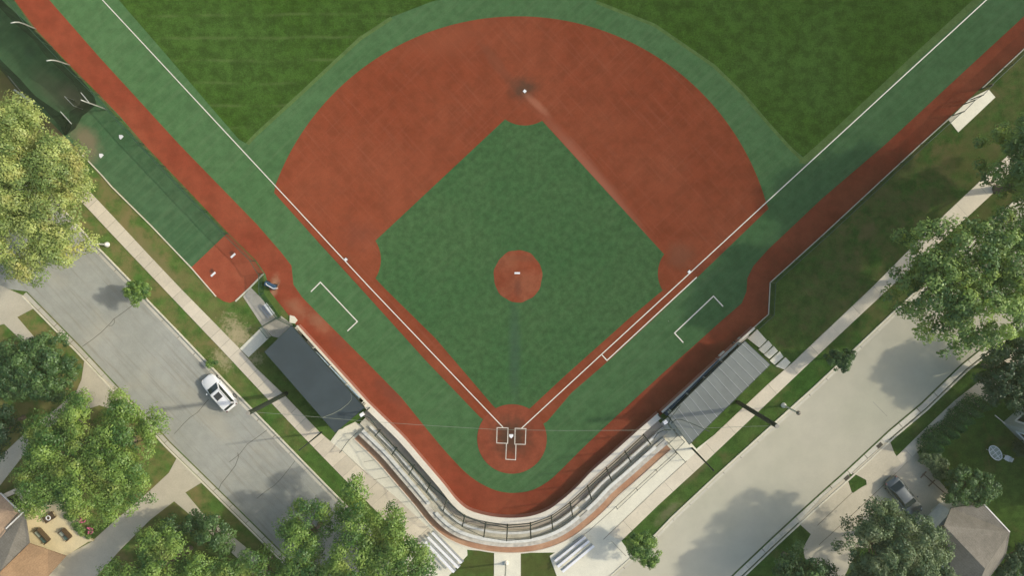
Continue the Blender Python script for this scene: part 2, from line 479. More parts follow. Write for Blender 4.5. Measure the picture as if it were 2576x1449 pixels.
M['alu_dull'] = plain("weathered_aluminium", (.42, .43, .42), .5, .5, .12, 5)
M['green_paint'] = plain("dark_green_paint", (.025, .06, .035), .5)
M['dark_paint'] = plain("dark_green_black_paint", (.020, .035, .025), .5)
M['pole_wood'] = plain("dark_pole", (.012, .020, .010), .8, var=.2, scale=5)
M['pole_top'] = plain("pole_end_grain", (.30, .28, .23), .9)
M['galv'] = plain("galvanised_steel", (.50, .52, .46), .5, .4)
M['blue_rail'] = plain("pale_blue_paint", (.30, .40, .45), .5, var=.15, scale=4)
M['blue_dark'] = plain("navy_blue_paint", (.03, .075, .13), .5, var=.15, scale=4)
M['black_gap'] = plain("black_rubber_dark_well", (.012, .014, .012), .9)
M['wire'] = plain("wire_grey", (.20, .22, .16), .6)
M['wire_dark'] = plain("wire_dark", (.05, .06, .04), .6)
M['white_paint'] = plain("white_paint", (.80, .79, .74), .4)
M['glass'] = plain("dark_glass", (.02, .028, .028), .08, var=.02, spec=.6)
M['glass_teal'] = plain("teal_cushion", (.085, .15, .13), .8, var=.2, scale=3)
M['cushion_pale'] = plain("pale_cushion", (.30, .35, .28), .8, var=.1)
M['wicker'] = plain("grey_wicker", (.20, .18, .12), .8, var=.2, scale=14)
M['brown_table'] = plain("dark_brown_table", (.085, .052, .026), .6)
M['bark'] = plain("bark", (.13, .10, .07), .95, var=.3, scale=5, bump=.4)
M['deck'] = concrete("deck_board", (0.728, 0.611, 0.360), .06, dirt_amt=.15)
M['brown_wood'] = plain("brown_wood", (.12, .07, .045), .8, var=.2)
M['trim'] = plain("white_trim", (.70, .68, .60), .5)
M['flower'] = plain("pink_flower", (.45, .10, .17), .8, var=.3, scale=9)

def shingle(name, c, ang, rowlen=.22):
    t = NT(name)
    v = t.mapped((0, 0, 0), ang, (1, 1, 1))
    sp_ = t.n("ShaderNodeSeparateXYZ"); t.l(v, sp_.inputs[0])
    fr = t.math('FRACT', t.math('DIVIDE', sp_.outputs[1], rowlen))
    k = t.ramp(fr, 0, .2, .8, 1.0)
    col = t.mix(1.0, c, t.n_rgb(k), 'MULTIPLY')
    k = t.ramp(t.noise(7, 3, .7), .3, .7, .85, 1.15); col = t.mix(1.0, col, t.n_rgb(k), 'MULTIPLY')
    k = t.ramp(t.noise(.5, 4, .7), .3, .7, .85, 1.15); col = t.mix(1.0, col, t.n_rgb(k), 'MULTIPLY')
    f = t.ramp(t.noise(.3, 5, .7, dist=.5), .5, .75, 0, .4); col = t.mix(f, col, scl(c, .6))
    return t.pbr(col, .9, 0, t.bump(t.noise(14, 3), .3, .02), 0, .2)
M['shingle_sunlit'] = shingle("sunlit_tan_shingles", (0.300, 0.191, 0.104), math.radians(45))
M['shingle_grey'] = shingle("grey_brown_shingles", (.165, .152, .125), math.radians(-47))

def metal_roof():
    t = NT("ribbed_grey_roof")
    k = t.ramp(t.noise(.6, 4, .6), .3, .7, .9, 1.1)
    col = t.mix(1.0, (.17, .185, .165), t.n_rgb(k), 'MULTIPLY')
    return t.pbr(col, .45, .35, None, 0, .5)
M['roof_grey'] = metal_roof()
M['roof_rib'] = plain("roof_rib_pale", (.40, .41, .38), .5, .2)
M['roof_dark'] = plain("dark_membrane_roof", (.038, .053, .058), .75, var=.10, scale=.5)

def net_mat(name, c, opac):
    t = NT(name)
    d = t.n("ShaderNodeBsdfDiffuse"); d.inputs[0].default_value = (*c, 1)
    tr = t.n("ShaderNodeBsdfTransparent")
    mx = t.n("ShaderNodeMixShader"); 
    nz = t.ramp(t.noise(.8, 3), .3, .7, opac * .8, opac * 1.2)
    t.l(nz, mx.inputs[0]); t.l(tr.outputs[0], mx.inputs[1]); t.l(d.outputs[0], mx.inputs[2])
    t.l(mx.outputs[0], t.out.inputs[0]); return t.m
M['net'] = net_mat("black_net", (.015, .022, .016), .10)
M['net_dense'] = net_mat("dark_batting_net", (.012, .02, .014), .62)
M['net_roof'] = net_mat("thin_roof_net", (.02, .035, .022), .22)
M['chain_thin'] = net_mat('thin_green_chain_link', (.010, .045, .028), .20)
M['chain'] = net_mat("green_chain_link", (.010, .045, .028), .40)

def leaf_mat(name, dark, light, third=None, trans=.35):
    t = NT(name)
    at = t.n("ShaderNodeAttribute", attribute_name="tint")
    col = t.mix(t.ramp(at.outputs['Fac'], .12, .92), dark, light)
    if third:
        f = t.ramp(t.noise(.35, 3, .6), .5, .72, 0, .8)
        col = t.mix(f, col, third)
    d = t.n("ShaderNodeBsdfDiffuse"); t.l(col, d.inputs[0])
    tr = t.n("ShaderNodeBsdfTranslucent")
    c2 = t.mix(1.0, col, (1.25, 1.25, .55), 'MULTIPLY'); t.l(c2, tr.inputs[0])
    gl = t.n("ShaderNodeBsdfGlossy"); gl.inputs['Roughness'].default_value = .45; gl.inputs[0].default_value = (.8, .9, .8, 1)
    mx = t.n("ShaderNodeMixShader"); mx.inputs[0].default_value = trans
    t.l(d.outputs[0], mx.inputs[1]); t.l(tr.outputs[0], mx.inputs[2])
    m2 = t.n("ShaderNodeMixShader"); m2.inputs[0].default_value = .035
    t.l(mx.outputs[0], m2.inputs[1]); t.l(gl.outputs[0], m2.inputs[2])
    t.l(m2.outputs[0], t.out.inputs[0]); return t.m
L = {
    'gold': leaf_mat("leaf_golden_green", (0.146, 0.224, 0.053), (0.437, 0.502, 0.149), (0.510, 0.467, 0.149), trans=.28),
    'mid': leaf_mat("leaf_mid_green", (0.047, 0.125, 0.027), (0.226, 0.357, 0.067), (0.287, 0.350, 0.070), trans=.28),
    'lime': leaf_mat("leaf_lime_green", (0.047, 0.126, 0.023), (0.246, 0.370, 0.072), (0.300, 0.355, 0.069), trans=.28),
    'dark': leaf_mat("leaf_dark_green", (0.030, 0.082, 0.025), (0.117, 0.209, 0.058), trans=.28),
    'deep': leaf_mat("leaf_deep_green", (0.015, 0.048, 0.020), (0.056, 0.112, 0.043), trans=.32),
    'grey': leaf_mat("leaf_grey_green", (0.047, 0.094, 0.039), (0.182, 0.248, 0.112), (0.215, 0.234, 0.117), trans=.28),
    'east': leaf_mat("leaf_loose_green", (0.071, 0.149, 0.041), (0.274, 0.392, 0.095), (0.372, 0.454, 0.081), trans=.28),
    'cedar': leaf_mat("leaf_cedar_green", (0.022, 0.080, 0.025), (0.070, 0.190, 0.049), trans=.28),
}

# ------------------------------------------------------------------ foliage
def leaf_mesh(name, centers, normals, sizes, tints, mat, parent, asp=.62):
    n = len(centers)
    nrm = normals / np.linalg.norm(normals, axis=1, keepdims=True)
    ref = np.where(np.abs(nrm[:, 2:3]) < .9, np.array([[0, 0, 1.0]]), np.array([[1.0, 0, 0]]))
    u = np.cross(nrm, ref); u /= np.linalg.norm(u, axis=1, keepdims=True)
    v = np.cross(nrm, u)
    a = RNG.uniform(0, 2 * np.pi, (n, 1))
    U = (u * np.cos(a) + v * np.sin(a)) * sizes[:, None]
    V = (-u * np.sin(a) + v * np.cos(a)) * sizes[:, None] * asp
    off = np.array(world_loc(parent)) if parent else np.zeros(3)
    c = centers - off
    co = np.empty((n, 4, 3)); fold = nrm * sizes[:, None] * .18
    co[:, 0] = c - U; co[:, 1] = c - V * 1.0 + fold; co[:, 2] = c + U; co[:, 3] = c + V * 1.0 + fold
    me = bpy.data.meshes.new(name)
    me.vertices.add(n * 4); me.vertices.foreach_set('co', co.reshape(-1).astype(np.float32))
    me.loops.add(n * 4); me.loops.foreach_set('vertex_index', np.arange(n * 4, dtype=np.int32))
    me.polygons.add(n); me.polygons.foreach_set('loop_start', np.arange(0, n * 4, 4, dtype=np.int32))
    me.update(calc_edges=True)
    at = me.attributes.new("tint", 'FLOAT', 'FACE'); at.data.foreach_set('value', tints.astype(np.float32))
    me.materials.append(mat)
    o = bpy.data.objects.new(name, me); COL.objects.link(o); o.parent = parent
    return o

def blob_leaves(cs, rs, per, size, tint_spread=.68, flat_=1.0):
    C, N, S, T = [], [], [], []
    for c, r in zip(cs, rs):
        n = max(6, int(per * 2.0 * r * r))
        d = RNG.normal(size=(n, 3)); d[:, 2] = np.abs(d[:, 2]) * np.where(RNG.random(n) < .78, 1, -.6)
        d /= np.linalg.norm(d, axis=1, keepdims=True)
        rr = r * RNG.uniform(.55, 1.08, (n, 1)) 
        # a knobbly outline for each clump
        kn = 1 + .28 * np.sin(d[:, :1] * 5 + c[0] * 3) * np.sin(d[:, 1:2] * 5 + c[1] * 3)
        pos = np.array(c) + d * rr * kn * np.array([1, 1, .8 * flat_])
        C.append(pos); N.append(d * .9 + RNG.normal(size=(n, 3)) * .30 + np.array([0, 0, .45]))
        S.append(size * .68 * RNG.uniform(.6, 1.35, n))
        b = RNG.uniform(0, 1)
        T.append(np.clip(b * tint_spread + RNG.uniform(0, 1, n) * (1 - tint_spread), 0, 1))
    return np.vstack(C), np.vstack(N), np.concatenate(S), np.concatenate(T)

def tree(name, label, lobes, ztop, zbase, style, cat='tree', blob=.95, size=.19, per=120, cover=2.4, trunk=None, group=None, trunk_r=None, seed=None, limbs=True, ragged=1.0):
    """lobes: (px, py, radius px, relative height) as the crown shows in the photo"""
    global RNG
    if seed is not None: RNG = np.random.default_rng(seed)
    cs, rs = [], []
    zc0 = zbase + .45 * (ztop - zbase)
    for lb in lobes:
        px, py, rp = lb[:3]; rel = lb[3] if len(lb) > 3 else 1.0
        zt = zbase + (ztop - zbase) * rel; zc = zbase + .45 * (zt - zbase)
        c = P(px, py, zc); R = rp * (H - zc) / F; hz = zt - zc
        n = max(3, int(cover * R * R / (blob * blob)))
        for k in range(n):
            br = blob * RNG.uniform(.6, 1.35)
            rho = math.sqrt(RNG.random()) * max(R - br * .5 * ragged, .1)
            a = RNG.uniform(0, 2 * math.pi)
            dome = math.sqrt(max(0, 1 - (rho / R) ** 2))
            layer = RNG.random()
            if layer < .76: z = zc + hz * dome * RNG.uniform(.58, 1.0) - br * .6
            else: z = zc + hz * dome * RNG.uniform(-.35, .6)
            cs.append((c.x + rho * math.cos(a), c.y + rho * math.sin(a), max(z, br * .6 + zbase * .5))); rs.append(br)
    mx = sum(l[0] * l[2] ** 2 for l in lobes) / sum(l[2] ** 2 for l in lobes)
    my = sum(l[1] * l[2] ** 2 for l in lobes) / sum(l[2] ** 2 for l in lobes)
    base = P(*trunk) if trunk else P(mx, my, zc0)
    base = Vector((base.x, base.y, 0))
    t = thing(name, base, label, cat, group)
    c_, n_, s_, t_ = blob_leaves(cs, rs, per, size)
    leaf_mesh("crown", c_, n_, s_, t_, L[style], t)
    # trunk, with limbs reaching into the clumps
    ctr = Vector(P(mx, my, zc0)); tr = trunk_r or .022 * ztop + .05
    m = MB()
    fork = base.lerp(Vector((ctr.x, ctr.y, zc0)), .55); fork.z = zbase * .75 + .2
    m.tube([base, base.lerp(fork, .15) , fork], [tr * 1.5, tr, tr * .8], 8)
    if limbs:
        idx = RNG.choice(len(cs), min(len(cs), 26), replace=False)
        for i in idx:
            e = Vector(cs[i]); mid = fork.lerp(e, .5) + Vector((0, 0, .12 * (e - fork).length))
            m.tube([fork, mid, e], [tr * .42, tr * .22, .02], 5, cap=False)
    m.build("trunk", M['bark'], t, True)
    return t

# ================================================================== GROUND
g = MB().add([(-300, -300, 0), (300, -300, 0), (300, 300, 0), (-300, 300, 0)], [(0, 1, 2, 3)]).build("lawn", M['lawn'])
g['kind'] = 'structure'

W_PX = [(924, 1012), (960, 1047), (1015, 1101), (1066, 1160), (1117, 1220), (1148, 1259), (1179, 1284), (1225, 1298), (1277, 1304), (1332, 1300), (1378, 1284), (1417, 1256), (1455, 1222), (1488, 1187), (1545, 1137), (1603, 1085), (1655, 1040)]
WALL_H = 1.2
NW = 161
WC = resample([P(x, y, WALL_H).xy for x, y in W_PX], NW)         # inner edge of the wall, world xy
def woff(d, i0=0, i1=NW - 1):
    pts = WC
    res = []
    for i in range(i0, i1 + 1):
        a = pts[max(i - 2, 0)]; b = pts[min(i + 2, NW - 1)]; t = (b - a).normalized()
        res.append(pts[i] + Vector((t.y, -t.x)) * -(-d) if False else pts[i] + Vector((t.y, -t.x)) * d)
    return res
# travelling left end -> right end in the picture the outside of the curve lies to the right hand
def wnear(px, py, z=0.0):
    q = P(px, py, z).xy
    return min(range(NW), key=lambda i: (WC[i] - q).length)

# synthetic turf of the whole field, foul ground and bullpen
flat("synthetic_turf", [(-260, -300), (37, 0), (90, 72), (175, 163), (250, 238), (363, 363), (644, 655), (700, 760), (745, 818), (924, 1020), (1120, 1230), (1180, 1290), (1288, 1308),
     (1380, 1290), (1480, 1200), (1660, 1040), (1897, 826), (1935, 790), (1938, 709), (2314, 363), (2576, 120), (3000, -280), (4200, -1300), (1300, -2300), (-1500, -1300)], .006, M['turf'])
flat("outfield_grass", [(618, 360), (640, 338), (690, 293), (760, 232), (830, 165), (905, 95), (985, 42), (1085, 3), (1200, -26), (1303, -35), (1400, -28), (1500, 0), (1646, 58), (1796, 160),
     (1870, 232), (1932, 305), (1982, 362), (2022, 397), (2030, 389), (2085, 341), (2293, 145), (2450, 0), (3528, -1000), (2200, -2000), (400, -2000), (-579, -1000), (300, 0), (451, 175), (530, 268), (601, 350)], .012, M['outfield'])
# the mown fringe round the outfield
M['fringe'] = ground_mat("fringe_grass", (0.093, 0.162, 0.048), (0.106, 0.169, 0.054), .2, 1.2, 8, .16, .4)
strip("turf_fringe", [(2012, 402), (2022, 405), (2085, 349), (2293, 153), (2458, 0), (2800, -316)], .75, .014, M['fringe'])
strip("turf_fringe", [(2018, 402), (1982, 366), (1932, 310), (1870, 237), (1796, 165), (1646, 62), (1500, 4)], .35, .0145, M['fringe'])
strip("turf_fringe", [(622, 362), (644, 338), (744, 247), (835, 162), (905, 97), (985, 44)], .4, .0145, M['fringe'])
TRACK = [(-20, -60), (37, 0), (90, 72), (175, 163), (250, 238), (300, 290), (363, 363), (463, 468), (576, 588), (644, 655), (668, 690), (680, 735), (712, 775), (745, 818), (800, 880), (915, 1008), (925, 1030), (1010, 1110), (1110, 1232), (1150, 1278), (1200, 1306), (1288, 1318),
         (1350, 1306), (1420, 1270), (1480, 1215), (1610, 1095), (1668, 1040), (1780, 940), (1897, 824), (1932, 792), (1938, 710), (2063, 596), (2314, 363), (2576, 120), (2900, -180),
         (2860, -240), (2576, 40), (2408, 195), (2227, 363), (2067, 500), (1932, 628), (1896, 668), (1880, 700), (1878, 733), (1866, 763), (1814, 808), (1751, 865), (1663, 943), (1563, 1036), *[tuple(q) for q in resample([(1513, 1083), (1463, 1131), (1413, 1181), (1380, 1211), (1338, 1234), (1288, 1241), (1240, 1232), (1185, 1201), (1132, 1149), (1080, 1088)], 48)], (1010, 1001), (919, 908), (804, 793), (760, 748), (738, 716), (733, 668), (705, 632), (644, 562), (451, 363), (250, 143), (125, 0), (70, -62)]
flat("warning_track", TRACK, .012, M['track'])

# bullpen
flat("bullpen_turf", [(-260, -300), (-40, -90), (30, -8), (85, 74), (170, 165), (245, 240), (358, 365), (571, 590), (481, 673), (380, 565), (258, 443), (207, 389), (172, 352), (90, 268), (-30, 130), (-320, -150)], .010, M['turf_bullpen'])
flat("bullpen_red_turf", [(572, 586), (640, 655), (664, 688), (628, 725), (592, 757), (578, 762), (562, 758), (543, 745), (481, 673)], .014, M['bullpen_red'])
strip("bullpen_kerb", [(207, 389), (258, 443), (279, 468), (380, 568), (481, 674), (543, 746)], .11, .08, M['kerb'], z0=0)
strip("bullpen_kerb", [(592, 758), (628, 724), (662, 689)], .16, .10, M['kerb'], z0=0)

# infield
CC = (1303, 690)
arc = circle(CC[0], CC[1], 650, 160, 16.5, 80)
flat("red_infield", [(690, 485)] + arc + [(1933, 525), (1726, 725), (1654, 793), (1533, 906), (1438, 988), (1376, 1061), (1290, 1110), (1207, 1049), (1070, 906), (907, 725), (800, 608)], .018, M['clay'])
flat("infield_turf", [(1319, 254), (1714, 687), (1664, 733), (1583, 801), (1421, 946), (1290, 1068), (1240, 1021), (1095, 851), (967, 725), (899, 651), (950, 600)], .024, M['turf_infield'])
def half_plane(pts, a, b, side):
    """keep the pixels on one side of the line a-b, sliding the others onto it"""
    a = Vector(a); d = (Vector(b) - a).normalized(); n_ = Vector((-d.y, d.x)) * side; out = []
    for p in pts:
        v = Vector(p) - a; k = v.dot(n_)
        out.append(tuple(Vector(p) - n_ * min(k, 0)))
    return out
flat("red_base_circle", half_plane(circle(870, 653, 88), (693, 488), (1070, 904), -1), .029, M['clay'])
flat("red_base_circle", half_plane(circle(1737, 688, 82), (1933, 527), (1533, 904), 1), .029, M['clay'])
flat("red_base_circle", circle(1320, 229, 86), .029, M['clay'])
flat("home_plate_circle", circle(1288, 1105, 87.5), .034, M['home_clay'])
# pitcher's mound: a low dome
mc = P(1303, 695); m = MB(); rings = 8; nn = 48
m.v.append(Vector((mc.x, mc.y, .28)))
for r_ in range(1, rings + 1):
    rr = r_ / rings; zz = .03 + .25 * (1 - rr ** 2) ** 1.2
    for k in range(nn):
        a = 2 * math.pi * k / nn; wob = 1 + (.012 * math.sin(7 * a) + .01 * math.sin(13 * a + 1)) * rr
        m.v.append(Vector((mc.x + 61 * M2P * rr * wob * math.cos(a), mc.y + 66 * M2P * rr * wob * math.sin(a), zz)))
for k in range(nn): m.f.append((0, 1 + k, 1 + (k + 1) % nn))
for r_ in range(rings - 1):
    for k in range(nn):
        a = 1 + r_ * nn + k; b = 1 + r_ * nn + (k + 1) % nn
        m.f.append((a, a + nn, b + nn, b))
o = m.build("pitchers_mound", M['mound'], None, True); o['kind'] = 'structure'

# painted lines
LZ = .040; LW = .105
strip("foul_line", [(-674, -1000), (259, 0), (596, 363), (932, 725.5), (1100, 902), (1265, 1075)], LW, LZ, M['white_line'])
strip("foul_line", [(3500, -940), (2480, 0), (2086, 363), (1932, 505), (1694, 725.5), (1513, 892), (1312, 1078)], LW, LZ, M['white_line'])
strip("running_lane_line", [(1515, 894), (1527, 907), (1752, 698)], .11, LZ + .004, M['white_line'], kind='corners')
strip("coach_box_line", [(783, 733), (806, 710), (899, 809), (875, 832)], .12, LZ, M['white_line'], kind='corners')
strip("coach_box_line", [(1818, 770), (1795, 745), (1697, 838), (1718, 861)], .12, LZ, M['white_line'], kind='corners')
BZ = LZ + .004
M['box_line'] = plain("worn_box_line_paint", (.58, .52, .42), .85, var=.12, scale=4)
strip("batter_box_line", [(1250.5, 1076.5), (1278, 1077), (1277, 1116), (1249.5, 1115)], .095, BZ, M['box_line'], closed=True)
strip("batter_box_line", [(1296, 1078), (1323, 1079), (1321.5, 1118.5), (1295, 1118)], .095, BZ, M['box_line'], closed=True)
strip("catcher_box_line", [(1274, 1116), (1272.5, 1156), (1297, 1157.5), (1298, 1118)], .095, BZ + .002, M['box_line'], kind='corners')

# plates, rubbers, bases
def home_plate(px, py, ang, label):
    c = P(px, py); a = math.radians(ang); s = .235
    pts = [(-s, s), (s, s), (s, 0), (0, -s * 1.05), (-s, 0)]
    pts = [(c.x + x * math.cos(a) - y * math.sin(a), c.y + x * math.sin(a) + y * math.cos(a)) for x, y in pts]
    o = MB().prism(pts, .02, .065).build("home_plate", M['white_plastic'])
    return tag(o, label, "home plate", "home plates")
home_plate(1286, 1098, 0, "white five-sided home plate between the two batter's boxes")
home_plate(304, 343, 225 - 180 + 180, "spare white home plate on bullpen turf, the one nearer the red track")
home_plate(254, 390, 225, "spare white home plate by the bullpen's bare patch, nearer the sidewalk")
def block(name, px, py, lx, ly, z0, z1, ang, mat, label, cat, group=None):
    c = P(px, py, z1); o = MB().box((c.x, c.y, (z0 + z1) / 2), lx, ly, z1 - z0, math.radians(ang)).build(name, mat)
    b = o.modifiers.new("bevel", 'BEVEL'); b.width = min(lx, ly, z1 - z0) * .25; b.segments = 2
    return tag(o, label, cat, group)
block("pitching_rubber", 1301, 687, .62, .2, .24, .315, 0, M['white_plastic'], "white pitching rubber on top of the round red mound", "pitching rubber", "pitching rubbers")
block("pitching_rubber", 586, 643, .66, .22, .01, .06, 42, M['white_plastic'], "white bullpen pitching rubber close beside the dark fence", "pitching rubber", "pitching rubbers")
block("pitching_rubber", 536, 690, .66, .22, .01, .06, 42, M['white_plastic'], "white bullpen pitching rubber farther from the fence, near the lawn", "pitching rubber", "pitching rubbers")
def base_bag(px, py, ang, label):
    t = thing("base", P(px, py, .03), label, "base", "field bases")
    block_c = P(px, py, .03)
    MB().box((block_c.x, block_c.y, .07), .30, .30, .08, math.radians(ang)).build("bag", M['white_plastic'], t)
    MB().box((block_c.x + .02, block_c.y + .02, .032), .42, .42, .012, math.radians(ang + 20)).build("anchor_plate", M['brown_wood'], t)
base_bag(1320, 229, 45, "white second base on the dark worn spot of the red infield")
base_bag(870, 653, 45, "white third base beside the left foul line")
base_bag(1734, 684, 45, "white first base beside the right foul line")

# ------------------------------------------------------------------ roads
RL_R = [(40, 395), (150, 518), (230, 607), (328, 708), (368, 753), (447, 835), (526, 918), (585, 980), (644, 1041), (689, 1087), (774, 1175), (859, 1262), (960, 1366), (1060, 1470), (1250, 1670)]
RL_L = [(-300, 330), (-150, 500), (-60, 610), (68, 733), (205, 873), (310, 986), (376, 1053), (428, 1111), (526, 1207), (644, 1324), (760, 1440), (960, 1640)]
flat("street_left", RL_R + RL_L[::-1], .004, M['road_left'])
flat("cross_street", [(-400, 560), (-100, 570), (60, 640), (120, 700), (68, 733), (20, 727), (-60, 700), (-400, 720)], .006, M['road_left'])
strip("kerb_left_street", RL_R[:], .16, .12, M['kerb'], z0=0)
strip("gutter_left_street", [(x - 6, y + 6) for x, y in RL_R], .30, .010, M['gutter_left'])
strip("kerb_left_street", [(x - 13, y + 12) for x, y in RL_L[3:]], .16, .07, M['kerb'], z0=0)
strip("gutter_left_street", [(x - 6, y + 6) for x, y in RL_L[3:]], .48, .012, M['gutter_left'])
RR_L = [(2900, 170), (2700, 370), (2555, 505), (2482, 570), (2245, 789), (2145, 884), (2047, 976), (1932, 1080), (1801, 1199), (1689, 1304), (1651, 1344), (1591, 1402), (1538, 1449), (1420, 1560)]
RR_R = [(2980, 400), (2740, 640), (2540, 818), (2418, 916), (2318, 1013), (2235, 1083), (2127, 1184), (2062, 1242), (2005, 1294), (1932, 1362), (1850, 1440), (1700, 1590)]
flat("street_right", RR_L + RR_R[::-1], .004, M['road_right'])
strip("kerb_right_street", RR_L, .17, .12, M['kerb'], z0=0)
strip("gutter_right_street", [(x + 5, y + 5) for x, y in RR_L], .22, .010, M['gutter_right'])
strip("kerb_right_street", [(x + 16, y + 17) for x, y in RR_R], .17, .08, M['kerb'], z0=0)
strip("gutter_right_street", [(x + 7, y + 8) for x, y in RR_R], .62, .012, M['gutter_right'])
strip("road_joint", [(x, y) for x, y in RR_R], .05, .016, M['joint'])
strip("road_joint", [(x + 13, y + 14) for x, y in RR_R], .06, .018, M['joint'])
M['seam'] = plain("faint_seam", (.36, .34, .26), .9)
strip("road_joint", [(2196, 1011), (2232, 1048)], .06, .010, M['seam'])
# cracks across the left street
for cr, wd in (([(333, 768), (318, 780), (296, 796), (286, 803), (276, 815), (255, 836), (230, 856), (207, 872)], .055), ([(287, 800), (288, 812), (282, 819), (274, 820)], .05),
           ([(525, 1005), (516, 1015), (497, 1038), (478, 1051), (462, 1066), (448, 1082), (438, 1092)], .05), ([(672, 1082), (652, 1097), (622, 1118), (603, 1143), (594, 1150), (577, 1163)], .05),
           ([(598, 1140), (600, 1150), (592, 1172), (574, 1196), (556, 1218), (550, 1232)], .06), ([(742, 1160), (727, 1180), (706, 1206), (690, 1222), (668, 1237), (646, 1255)], .045),
           ([(165, 1250), (150, 1262)], .04)):
    strip("road_crack", cr, wd, .010, M['crack'])

# ------------------------------------------------------------------ sidewalks and paths
slab("sidewalk_left", [(100, 395), (200, 502), (288, 596), (411, 726), (563, 886), (644, 973), (752, 1088), (879, 1219), (960, 1300), (1040, 1385), (1085, 1335), (1000, 1255), (804, 1088), (717, 996), (644, 926), (601, 876), (454, 726), (383, 651), (235, 492), (140, 392)], 0, .05, M['walk'])
slab("sidewalk_right", [(1563, 1362), (1659, 1269), (1779, 1159), (1856, 1086), (1932, 1013), (2092, 861), (2237, 725), (2274, 691), (2440, 540), (2515, 470), (2650, 345), (2615, 318), (2480, 442), (2355, 560), (2195, 722), (1998, 909), (1932, 967), (1806, 1086), (1756, 1134), (1620, 1262), (1530, 1345)], 0, .05, M['walk_right'])
slab("sidewalk_far_right", [(2226, 1178), (2320, 1086), (2400, 1010), (2470, 955), (2600, 840), (2700, 750), (2740, 790), (2600, 900), (2510, 985), (2420, 1065), (2360, 1090), (2310, 1135), (2255, 1190)], 0, .04, M['walk_right'])
# plaza behind the stands
slab("plaza", [(852, 1082), (898, 1068), (930, 1066), (1040, 1150), (1130, 1260), (1210, 1330), (1290, 1345), (1380, 1330), (1480, 1240), (1600, 1120), (1680, 1050), (1752, 1130), (1804, 1089), (1756, 1137), (1563, 1362), (1591, 1400), (1536, 1449), (1440, 1549), (1400, 1449), (1385, 1408),
      (1383, 1400), (1396, 1391), (1288, 1392), (1175, 1384), (1176, 1398), (1163, 1412), (1130, 1449), (1060, 1520), (1000, 1440), (1035, 1390), (960, 1290), (880, 1205), (830, 1112)], 0, .045, M['concrete'])
slab("footpath_to_stand", [(1243, 1380), (1310, 1380), (1310, 1600), (1242, 1600)], 0, .04, M['concrete'])
strip("paving_joint", [(915, 1163), (985, 1150)], .04, .05, M['joint'])
strip("paving_joint", [(939, 1208), (1030, 1190)], .04, .05, M['joint'])
strip("paving_joint", [(859, 1132), (925, 1195)], .04, .05, M['joint'])
strip("paving_joint", [(1728, 1160), (1660, 1222), (1560, 1318), (1518, 1358)], .06, .054, M['joint'])
strip("paving_joint", [(1700, 1138), (1640, 1192), (1540, 1284), (1480, 1338), (1440, 1365)], .06, .050, M['joint'])
strip("paving_joint", [(1538, 1362), (1575, 1400)], .05, .05, M['joint'])
slab("path_to_gate", [(611, 746), (631, 724), (652, 745), (672, 768), (700, 800), (690, 815), (662, 824), (640, 790)], 0, .04, M['concrete_old'])
slab("path_to_dugout", [(660, 821), (681, 846), (625, 899), (603, 877)], 0, .06, M['concrete'])
slab("path_at_gate", [(662, 824), (690, 810), (707, 795), (737, 818), (700, 850), (684, 846)], 0, .035, M['concrete_old'])
slab("gate_step", [(729, 793), (740, 796), (748, 806), (742, 814), (728, 812)], 0, .12, M['concrete'])
slab("bleacher_pad", [(2487, 224), (2504, 244), (2411, 332), (2386, 301), (2440, 248)], 0, .05, M['concrete'])
for q in ([(1905, 829), (1929, 856), (1910.5, 875), (1880.6, 851.5)], [(1933, 857), (1943, 869), (1922.7, 891), (1908.6, 879.6)], [(1947, 871), (1957, 883.5), (1935.7, 903), (1922.7, 893)],
          [(1962, 884.4), (1971, 898), (1949, 918), (1936.7, 907.6)], [(1976, 899.4), (1989, 912), (1973.5, 930), (1951.7, 922)]):
    slab("paving_slab", q, 0, .16, M['concrete'])
slab("path_beside_stand", [(848, 1090), (868, 1074), (893, 1062), (915, 1075), (890, 1100), (860, 1125), (835, 1112)], 0, .06, M['concrete'])
# driveways
slab("driveway", [(-60, 690), (20, 727), (62, 745), (86, 775), (43, 798), (96, 860), (60, 862), (10, 815), (-60, 835)], 0, .03, M['concrete_dull'])
slab("driveway", [(212, 908), (250, 945), (310, 990), (360, 1055), (250, 1020), (170, 1045), (105, 1086), (-10, 1235), (-60, 1280), (-60, 1200), (0, 1150), (65, 1088), (140, 1030), (192, 985), (205, 955)], 0, .03, M['concrete_dull'])
slab("driveway", [(446, 1150), (425, 1190), (350, 1260), (293, 1307), (230, 1364), (165, 1399), (60, 1500), (200, 1500), (300, 1387), (376, 1310), (438, 1262), (491, 1307), (551, 1362), (613, 1420), (660, 1480), (690, 1460), (645, 1400), (560, 1330), (511, 1294), (466, 1240), (508, 1214)], 0, .03, M['concrete_dull'])
slab("driveway", [(2236, 1108), (2226, 1128), (2160, 1190), (2180, 1220), (2205, 1208), (2300, 1130), (2310, 1142), (2350, 1195), (2385, 1235), (2400, 1285), (2345, 1335), (2330, 1360), (2240, 1380), (2160, 1380), (2110, 1480), (2040, 1480), (2020, 1380), (2040, 1345), (2008, 1316), (2070, 1250), (2130, 1200), (2143, 1240), (2180, 1220), (2160, 1190), (2147, 1192)], 0, .03, M['concrete_dull'])
slab("driveway_apron", [(2237, 1106), (2212, 1128), (2150, 1184), (2144, 1190), (2179, 1208), (2181, 1222), (2212, 1210), (2268, 1166), (2250, 1140)], 0, .046, M['concrete_dull'])
strip("driveway_joint", [(2283, 1162), (2240, 1205), (2150, 1290), (2060, 1372)], .06, .036, M['joint'])
strip("driveway_joint", [(2222, 1166), (2110, 1272), (2056, 1323)], .06, .036, M['joint'])
